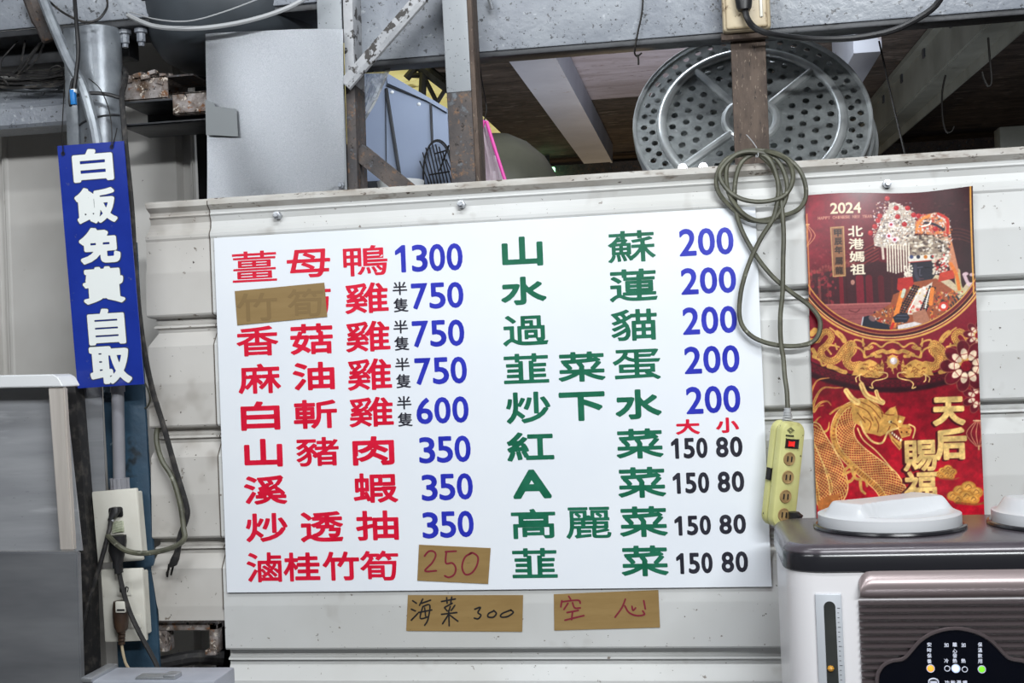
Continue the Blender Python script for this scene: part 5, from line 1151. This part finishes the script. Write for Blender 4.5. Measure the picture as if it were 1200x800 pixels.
# blue-grey sheet wall of the next stall
t = T('sheet_metal_screen', 'large blue-grey sheet metal panel standing behind the left side of the opening', 'panel')
Yp = .75
def pp(x, y): return at(x, y, Yp)
b = B(); p_ = [pp(425, 86), pp(454, 86), pp(524, 127)]; prism(b, [Vector((p_[0].x, Yp, 0))]+p_+[Vector((p_[2].x, Yp, 0))], (0, .015, 0)); t.part('sheet', b, m_bluepanel)
b = B(); tube(b, [pp(453, 104)+Vector((0, -.004, 0)), pp(469, 206)+Vector((0, -.004, 0))], .0042, 6); tube(b, [pp(505, 118)+Vector((0, -.003, 0)), pp(507, 168)+Vector((0, -.003, 0))], .003, 6); tube(b, [pp(453, 100)+Vector((0, -.003, 0)), pp(505, 120)+Vector((0, -.003, 0))], .0016, 6); tube(b, [pp(452, 110)+Vector((0, -.002, 0)), pp(453, 196)+Vector((0, -.002, 0))], .0012, 6); t.part('seam', b, m_beamB)
for (x, y) in ((459.5, 108), (491, 122)): b = B(); lathe(b, [(0, .003), (.003, .002), (.0045, 0), (0, 0)], Matrix.Translation(pp(x, y)) @ Matrix.Rotation(PI/2, 4, 'X'), 10); t.part('rivet', b, m_white)
b = B(); prism(b, [pp(452, 84), pp(454, 86), pp(524, 127), pp(524, 132), pp(500, 118), pp(455, 98)], (0, -.006, 0)); t.part('folded_edge', b, m_bluepanel); 
b = B(); prism(b, [pp(427, 213), pp(470, 211), pp(470, 240), pp(427, 240)], (0, -.006, 0)); t.part('dark_base', b, m_beamB); b = B(); prism(b, [pp(420, 150), pp(424, 150), pp(427, 240), pp(420, 240)], (0, -.006, 0)); t.part('edge_trim', b, m_bluepanel); t.done()
t = T('white_bowl', 'white rounded rim behind the lower rusty brace', 'bowl'); b = B(); c = at(470, 226, .3); lathe(b, [(0, -.02), (.03, -.018), (.042, -.0), (.046, .022), (.042, .022), (.038, .0), (0, -.012)], Matrix.Translation(c), 28)
box(b, (c.x-.05, c.y-.05, 1.80), (c.x+.05, c.y+.05, c.z-.018)); t.part(None, b, m_white); t.done()
# wire fan guard
t = T('wire_guard', 'round black wire guard leaning on the blue-grey panel', 'wire guard'); Yg = .736
b = B(); C0 = at(514, 206, Yg); rx, rz_ = .036, .083
rim = [C0+Vector((rx*math.cos(a), 0, rz_*math.sin(a))) for a in [2*PI*k/40 for k in range(40)]]; tube(b, rim, .0022, 6, closed=True)
rim2 = [C0+Vector((rx*.94*math.cos(a), -.01, rz_*.94*math.sin(a))) for a in [2*PI*k/40 for k in range(40)]]; tube(b, rim2, .0016, 6, closed=True); t.part('rim', b, m_hook)
b = B()
for k in range(-4, 5):
    x = rx*k/4.6; z = rz_*math.sqrt(max(0, 1-(k/4.6)**2)); o = k*.006
    tube(b, [C0+Vector((x-.012, 0, min(z*.9, z))), C0+Vector((x+.006, -.006, -z*.2)), C0+Vector((x+.012, 0, -z*.9))], .0016, 5)
for (p, q_) in (((515, 200), (526, 170)), ((502, 205), (527, 201)), ((510, 180), (524, 176))): tube(b, [at(*p, Yg-.004), at(*q_, Yg-.004)], .0020, 5)
t.part('wires', b, m_hook); t.done()
# clear plastic bag hung at the left post
t = T('clear_bag', 'crumpled clear plastic bag hanging beside the left post', 'bag'); b = B(); rows = []
out = [(415, 152, 418, 155), (413, 140, 424, 146), (412, 122, 432, 132), (411, 106, 440, 118), (411, 92, 448, 100), (414, 76, 456, 82), (420, 62, 462, 70)]
for j, (xa, ya, xb, yb) in enumerate(out):
    rows.append([b.verts.new(at(xa+(xb-xa)*i/8, ya+(yb-ya)*i/8, .12+.014*math.sin(i*2.1+j*1.3)+.010*math.sin(i*3.7-j*2))) for i in range(9)])
for A, C in zip(rows, rows[1:]):
    for i in range(8): b.faces.new((A[i], A[i+1], C[i+1], C[i]))
ex = bmesh.ops.solidify(b, geom=b.faces[:], thickness=.012); t.part('film', b, m_bag, ang=60); b = B()
tube(b, [v.co for v in []] or smooth([at(418, 155, .12), at(424, 146, .12), at(432, 132, .12), at(440, 118, .12), at(448, 100, .12), at(456, 82, .12), at(462, 70, .12)], 4), .0022, 6); t.part('hem', b, m_bag); t.done()
# pink striped bag on a string
t = T('striped_bag', 'white plastic bag with pink stripe hanging on a string right of the middle post', 'bag'); b = B(); rows = []; Yb = .22
for j, (xa, xb, y) in enumerate(((560, 570, 140), (557, 573, 150), (557, 578, 165), (558, 584, 182), (558, 590, 200), (558, 596, 222), (556, 600, 245))):
    rows.append([b.verts.new(at(xa+(xb-xa)*i/10, y, Yb+.012*math.sin(i*1.9+j*.4))) for i in range(11)])
for A, C in zip(rows, rows[1:]):
    for i in range(10): b.faces.new((A[i], A[i+1], C[i+1], C[i]))
bmesh.ops.solidify(b, geom=b.faces[:], thickness=.02); t.part('bag', b, m_bagw, ang=60)
b = B()
for P in ([(567, 141), (563, 160), (563, 185), (562, 225)], [(570, 142), (577, 165), (585, 190), (594, 218)]): tube(b, smooth([at(x, y, Yb-.022) for x, y in P], 5), .0032, 8)
t.part('pink_stripe', b, m_bagp, ang=0)
b = B(); cable(b, [(560, 56, .15), (564, 90, .18), (569, 118, Yb), (570, 130, Yb), (567, 142, Yb)], .0014, 5); t.part('string', b, m_hook); t.done()
# dim dome-shaped cover
t = T('dome_cover', 'dim grey-green dome cover behind the striped bag', 'cover'); b = B(); c = at(582, 225, 1.6)
lathe(b, [(0, .175), (.05, .17), (.10, .145), (.15, .10), (.18, .05), (.195, 0), (.195, -.25), (0, -.25)], Matrix.Translation(c), 40); t.part(None, b, m_dome); t.done()
t = T('stand', 'plain stand under the dome cover', 'stand'); b = B(); box(b, (c.x-.2, 1.4, 0), (c.x+.2, 1.8, c.z-.25), .005); t.part(None, b, m_woodwarm); t.done()
t = T('lit_sign', 'tiny lit green sign far behind the partition', 'sign'); b = B(); c, w, h = pxbox(634, 196, 650, 207, 4.5); box(b, (c.x-w/2, 4.5, c.z-h/2), (c.x+w/2, 4.53, c.z+h/2), .004); t.part('face', b, m_exit); b = B(); box(b, (c.x-.01, 4.51, c.z+h/2), (c.x+.01, 4.52, roofz(4.5)-.005)); t.part('hanger', b, m_beamB); t.done()
# ================================================================ WATER DISPENSER
ZT = 1.300; YF, YBk = -.36, -.09
t = T('water_dispenser', 'white and black countertop water dispenser with lit control panel at lower right', 'water dispenser')
xl = at(918, 640, YF+.03).x; xr_ = xl+.50; zb = .80
def rr_xy(x0, x1, y0, y1, r, k=8):
    P = []
    for (ccx, ccy, a0) in ((x1-r, y1-r, 0), (x0+r, y1-r, PI/2), (x0+r, y0+r, PI), (x1-r, y0+r, 1.5*PI)):
        for i in range(k+1): a = a0+PI/2*i/k; P.append((ccx+r*math.cos(a), ccy+r*math.sin(a)))
    return P
def stack(bm, layers, r):
    rings = []
    for (ins, z) in layers: rings.append([bm.verts.new((x, y, z)) for x, y in rr_xy(xl+ins, xr_-ins, YF+ins, YBk-ins, max(r-ins, .004))])
    n = len(rings[0])
    for A, C in zip(rings, rings[1:]):
        for i in range(n): bm.faces.new((A[i], A[(i+1) % n], C[(i+1) % n], C[i]))
    bm.faces.new(rings[0][::-1]); bm.faces.new(rings[-1])
b = B(); stack(b, [(.004, zb), (.002, zb+.01), (.002, ZT-.036)], .045); body = t.part('body', b, m_dispw)
b = B(); stack(b, [(.002, ZT-.0365), (-.001, ZT-.034), (-.001, ZT-.016), (.001, ZT-.012), (.003, ZT-.0115)], .047); t.part('black_rim', b, m_disprim)
b = B(); stack(b, [(.001, ZT-.012), (.0, ZT-.010), (.001, ZT-.006), (.005, ZT-.002), (.012, ZT)], .047); t.part('top_cover', b, m_disptop)
def lid(cx_, cy_, rot):
    R = .0975; b = B(); seg = 96; c_, s_ = math.cos(rot), math.sin(rot); rings = []
    st = lambda e0, e1, x: (lambda q: q*q*(3-2*q))(min(1, max(0, (x-e0)/(e1-e0))))
    rads = [k/44 for k in range(45)]+[1.0, 1.0, .985]
    for q, f in enumerate(rads):
        ring = []
        for k in range(seg if f > 0 else 1):
            a = 2*PI*k/seg; u, v = f*math.cos(a), f*math.sin(a); lu, lv = u*c_+v*s_, -u*s_+v*c_
            z = .010+.004*st(1.0, .90, f)
            if q == len(rads)-3: z = .007
            if q == len(rads)-2: z = -.006
            if q == len(rads)-1: z = -.010
            if f < .985 and q < 45:
                wdt = .27+.14*abs(lu)**2; bar = 1-st(wdt-.05, wdt+.05, abs(lv))
                ends = 1-st(.80, .97, f); hgt = .0165
                scoop = (1-st(.30, .72, math.hypot(lu/1.15, (abs(lv)-.42)*1.3)))*.005
                z += bar*ends*hgt-(1-bar)*scoop
            ring.append(b.verts.new((cx_+R*u, cy_+R*v, ZT+.010+z)))
        rings.append(ring)
    for A, C in zip(rings, rings[1:]):
        for k in range(seg):
            if len(A) == 1: b.faces.new((A[0], C[k], C[(k+1) % seg]))
            else: b.faces.new((A[k], C[k], C[(k+1) % seg], A[(k+1) % seg]))
    lo_ = t.part('lid', b, m_lid, ang=40, label='white round lid with raised grip')
    b = B(); ring_ = [Vector((cx_+R*1.03*math.cos(a), cy_+R*1.03*math.sin(a), ZT+.002)) for a in [2*PI*k/64 for k in range(64)]]; tube(b, ring_, .0040, 8, closed=True); t.part('lid_gasket', b, m_disprim, parent=lo_)
lcy = -.205
l1 = at(1042, 618, lcy).x; lid(l1, lcy, math.radians(34)); lid(l1+.238, lcy, math.radians(20))
YFf = YF-.0
# front fascia: bronze band, louvres, black control panel
def fz(px, py, Y=YF): return at(px, py, Y)
fx0 = fz(1003, 700).x; fx1 = xr_-.085; ztop_ = fz(1060, 664).z; zband = fz(1060, 700).z
b = B(); pts = []; r = .022
for i in range(9): a = PI-PI/2*i/8; pts.append((fx0+r+r*math.cos(a), ztop_-r+r*math.sin(a)))
for i in range(9): a = PI/2-PI/2*i/8; pts.append((fx1-r+r*math.cos(a), ztop_-r+r*math.sin(a)))
fas = pts+[(fx1, zb+.03), (fx0, zb+.03)]
prism(b, [(x, YF+.004, z) for x, z in fas], (0, .03, 0)); t.part('fascia_recess', b, m_disprim)
b = B(); nx_, nz_ = 60, 16; rows = []
for i in range(nx_+1):
    u = i/nx_; x = fx0+.004+(fx1-fx0-.008)*(.5-.5*math.cos(PI*u)); rr2 = .018; e = min(x-fx0-.004, fx1-.004-x)
    zt_ = ztop_-.004-(0 if e > rr2 else rr2-math.sqrt(max(0, rr2*rr2-(rr2-e)**2)))
    rows.append([b.verts.new((x, YF+.004-.017*math.sin(PI*min(1, .04+.92*j/nz_))**.7, zband+(zt_-zband)*j/nz_)) for j in range(nz_+1)])
for A, C in zip(rows, rows[1:]):
    for j in range(nz_): b.faces.new((A[j], C[j], C[j+1], A[j+1]))
t.part('bronze_band', b, m_bronze)
b = B(); pit = .0092; z = zband-.003; k = 0
while z > 1.00:
    bx = [b.verts.new((fx0+.003, YF+.004, z)), b.verts.new((fx0+.003, YF-.006, z-.0022)), b.verts.new((fx0+.003, YF-.006, z-.0046)), b.verts.new((fx0+.003, YF+.004, z-.0066))]
    ex_ = [b.verts.new((fx1-.003, v.co.y, v.co.z)) for v in bx]
    for i in range(4): b.faces.new((bx[i], bx[(i+1) % 4], ex_[(i+1) % 4], ex_[i]))
    b.faces.new(bx[::-1]); b.faces.new(ex_); z -= pit
t.part('louvres', b, m_louv, ang=20)
# control panel outline in photo pixels on the front plane, mirrored about the lit button
Yk = YF-.010
cxp = 1119.0
Lh = [(1027, 830), (1028, 795), (1031, 785), (1037, 778), (1046, 774), (1056, 772.5), (1062, 769), (1069, 761), (1078, 751), (1090, 743), (1104, 738), (1119, 736)]
ol = [fz(x, y, Yk) for x, y in Lh]; xm = ol[-1].x
outl = ol+[Vector((2*xm-p.x, p.y, p.z)) for p in ol[-2::-1]]
b = B(); prism(b, outl, (0, .016, 0)); cp = t.part('control_panel', b, m_glossk, ang=20)
b = B(); tube(b, smooth(outl, 3), .0026, 6); t.part('panel_trim', b, m_louv, parent=cp)
def led(px, py, r, mat, nm, ring=True):
    b = B(); c = fz(px, py, Yk-.0006); mt = Matrix.Translation(c) @ Matrix.Rotation(PI/2, 4, 'X')
    lathe(b, [(0, .0012), (r*.7, .001), (r, 0), (0, 0)], mt, 20); t.part(nm, b, mat, parent=cp)
    if ring:
        b = B(); tube(b, [c+Vector(((r+.0007)*math.cos(a), -.0004, (r+.0007)*math.sin(a))) for a in [2*PI*k/20 for k in range(20)]], .0006, 5, closed=True); t.part('indicator_ring', b, m_printw, parent=cp)
led(1090.5, 783, .0040, m_ledo, 'indicator'); led(1120, 783, .0044, m_ledb, 'indicator'); led(1150.5, 784, .0038, m_ledg, 'indicator'); led(1110, 783, .0026, m_glossk, 'indicator'); led(1130.5, 784, .0026, m_glossk, 'indicator')
b = B()
for x, s_, ys in ((1089, '安時保養', (755, 761.5, 768, 774.5)), (1109, '加冷', (755.5, 774)), (1119, '離心發熱', (755, 762.5, 768, 774)), (1129, '加熱', (755.5, 774)), (1148.5, '保溫飲用', (755, 761.5, 768, 774.5))):
    for ch, y in zip(s_, ys): c, w, h = pxbox(x-2.6, y-2.6, x+2.6, y+2.6, Yk-.0005); glyph(b, ch, c, w, h, EX, EZ, .00015, 20)
for i, ch in enumerate('功能選擇'): c, w, h = pxbox(1107+i*7, 797, 1112.5+i*7, 802, Yk-.0005); glyph(b, ch, c, w, h, EX, EZ, .0002, 20)
t.part('printed_text', b, m_printw, parent=cp, ang=0)
b = B(); c = fz(1094, 799, Yk-.0006); tube(b, [c+Vector((.006*math.cos(a), 0, .0045*math.sin(a))) for a in [2*PI*k/20 for k in range(20)]], .0010, 5, closed=True); ribbon(b, [c+Vector((-.003, 0, 0)), c+Vector((.003, 0, 0))], .0026); t.part('printed_symbol', b, m_printw, parent=cp, ang=0)
# water gauge on the left of the front
b = B(); g = [fz(x, y, YF-.0005) for x, y in ((955, 696), (986, 696), (983, 840), (958, 840))]; box(b, (g[0].x, YF-.0012, zb+.06), (g[1].x, YF+.006, g[0].z), .001); ga = t.part('gauge_plate', b, m_gauge)
b = B(); a0 = fz(972, 704, YF); x0, x1 = fz(965, 705).x, fz(978.5, 705).x; rr_ = (x1-x0)/2; pts = [((x0+x1)/2+rr_*math.cos(a), a0.z-rr_+rr_*math.sin(a)) for a in [PI*k/12 for k in range(13)]]+[(x0, zb+.08), (x1, zb+.08)]
prism(b, [(x, YF-.0022, z) for x, z in pts], (0, .003, 0)); gw = t.part('gauge_window', b, m_gaugewin, parent=ga)
b = B(); c = fz(973.5, 783, YF-.003); lathe(b, [(0, .004), (.003, .003), (.0045, 0), (.003, -.003), (0, -.004)], Matrix.Translation(c), 14); t.part('float_ball', b, M('amber_float', (196, 140, 40), rough=.4), parent=ga)
b = B()
for k in range(16): zz = fz(984, 712+k*5.6, YF).z; box(b, (x1+.0022, YF-.0016, zz-.0003), (x1+.0022+(.0036 if k % 4 == 0 else .0022), YF-.0012, zz+.0003))
t.part('scale_marks', b, m_disprim, parent=ga, ang=0)
t.done()
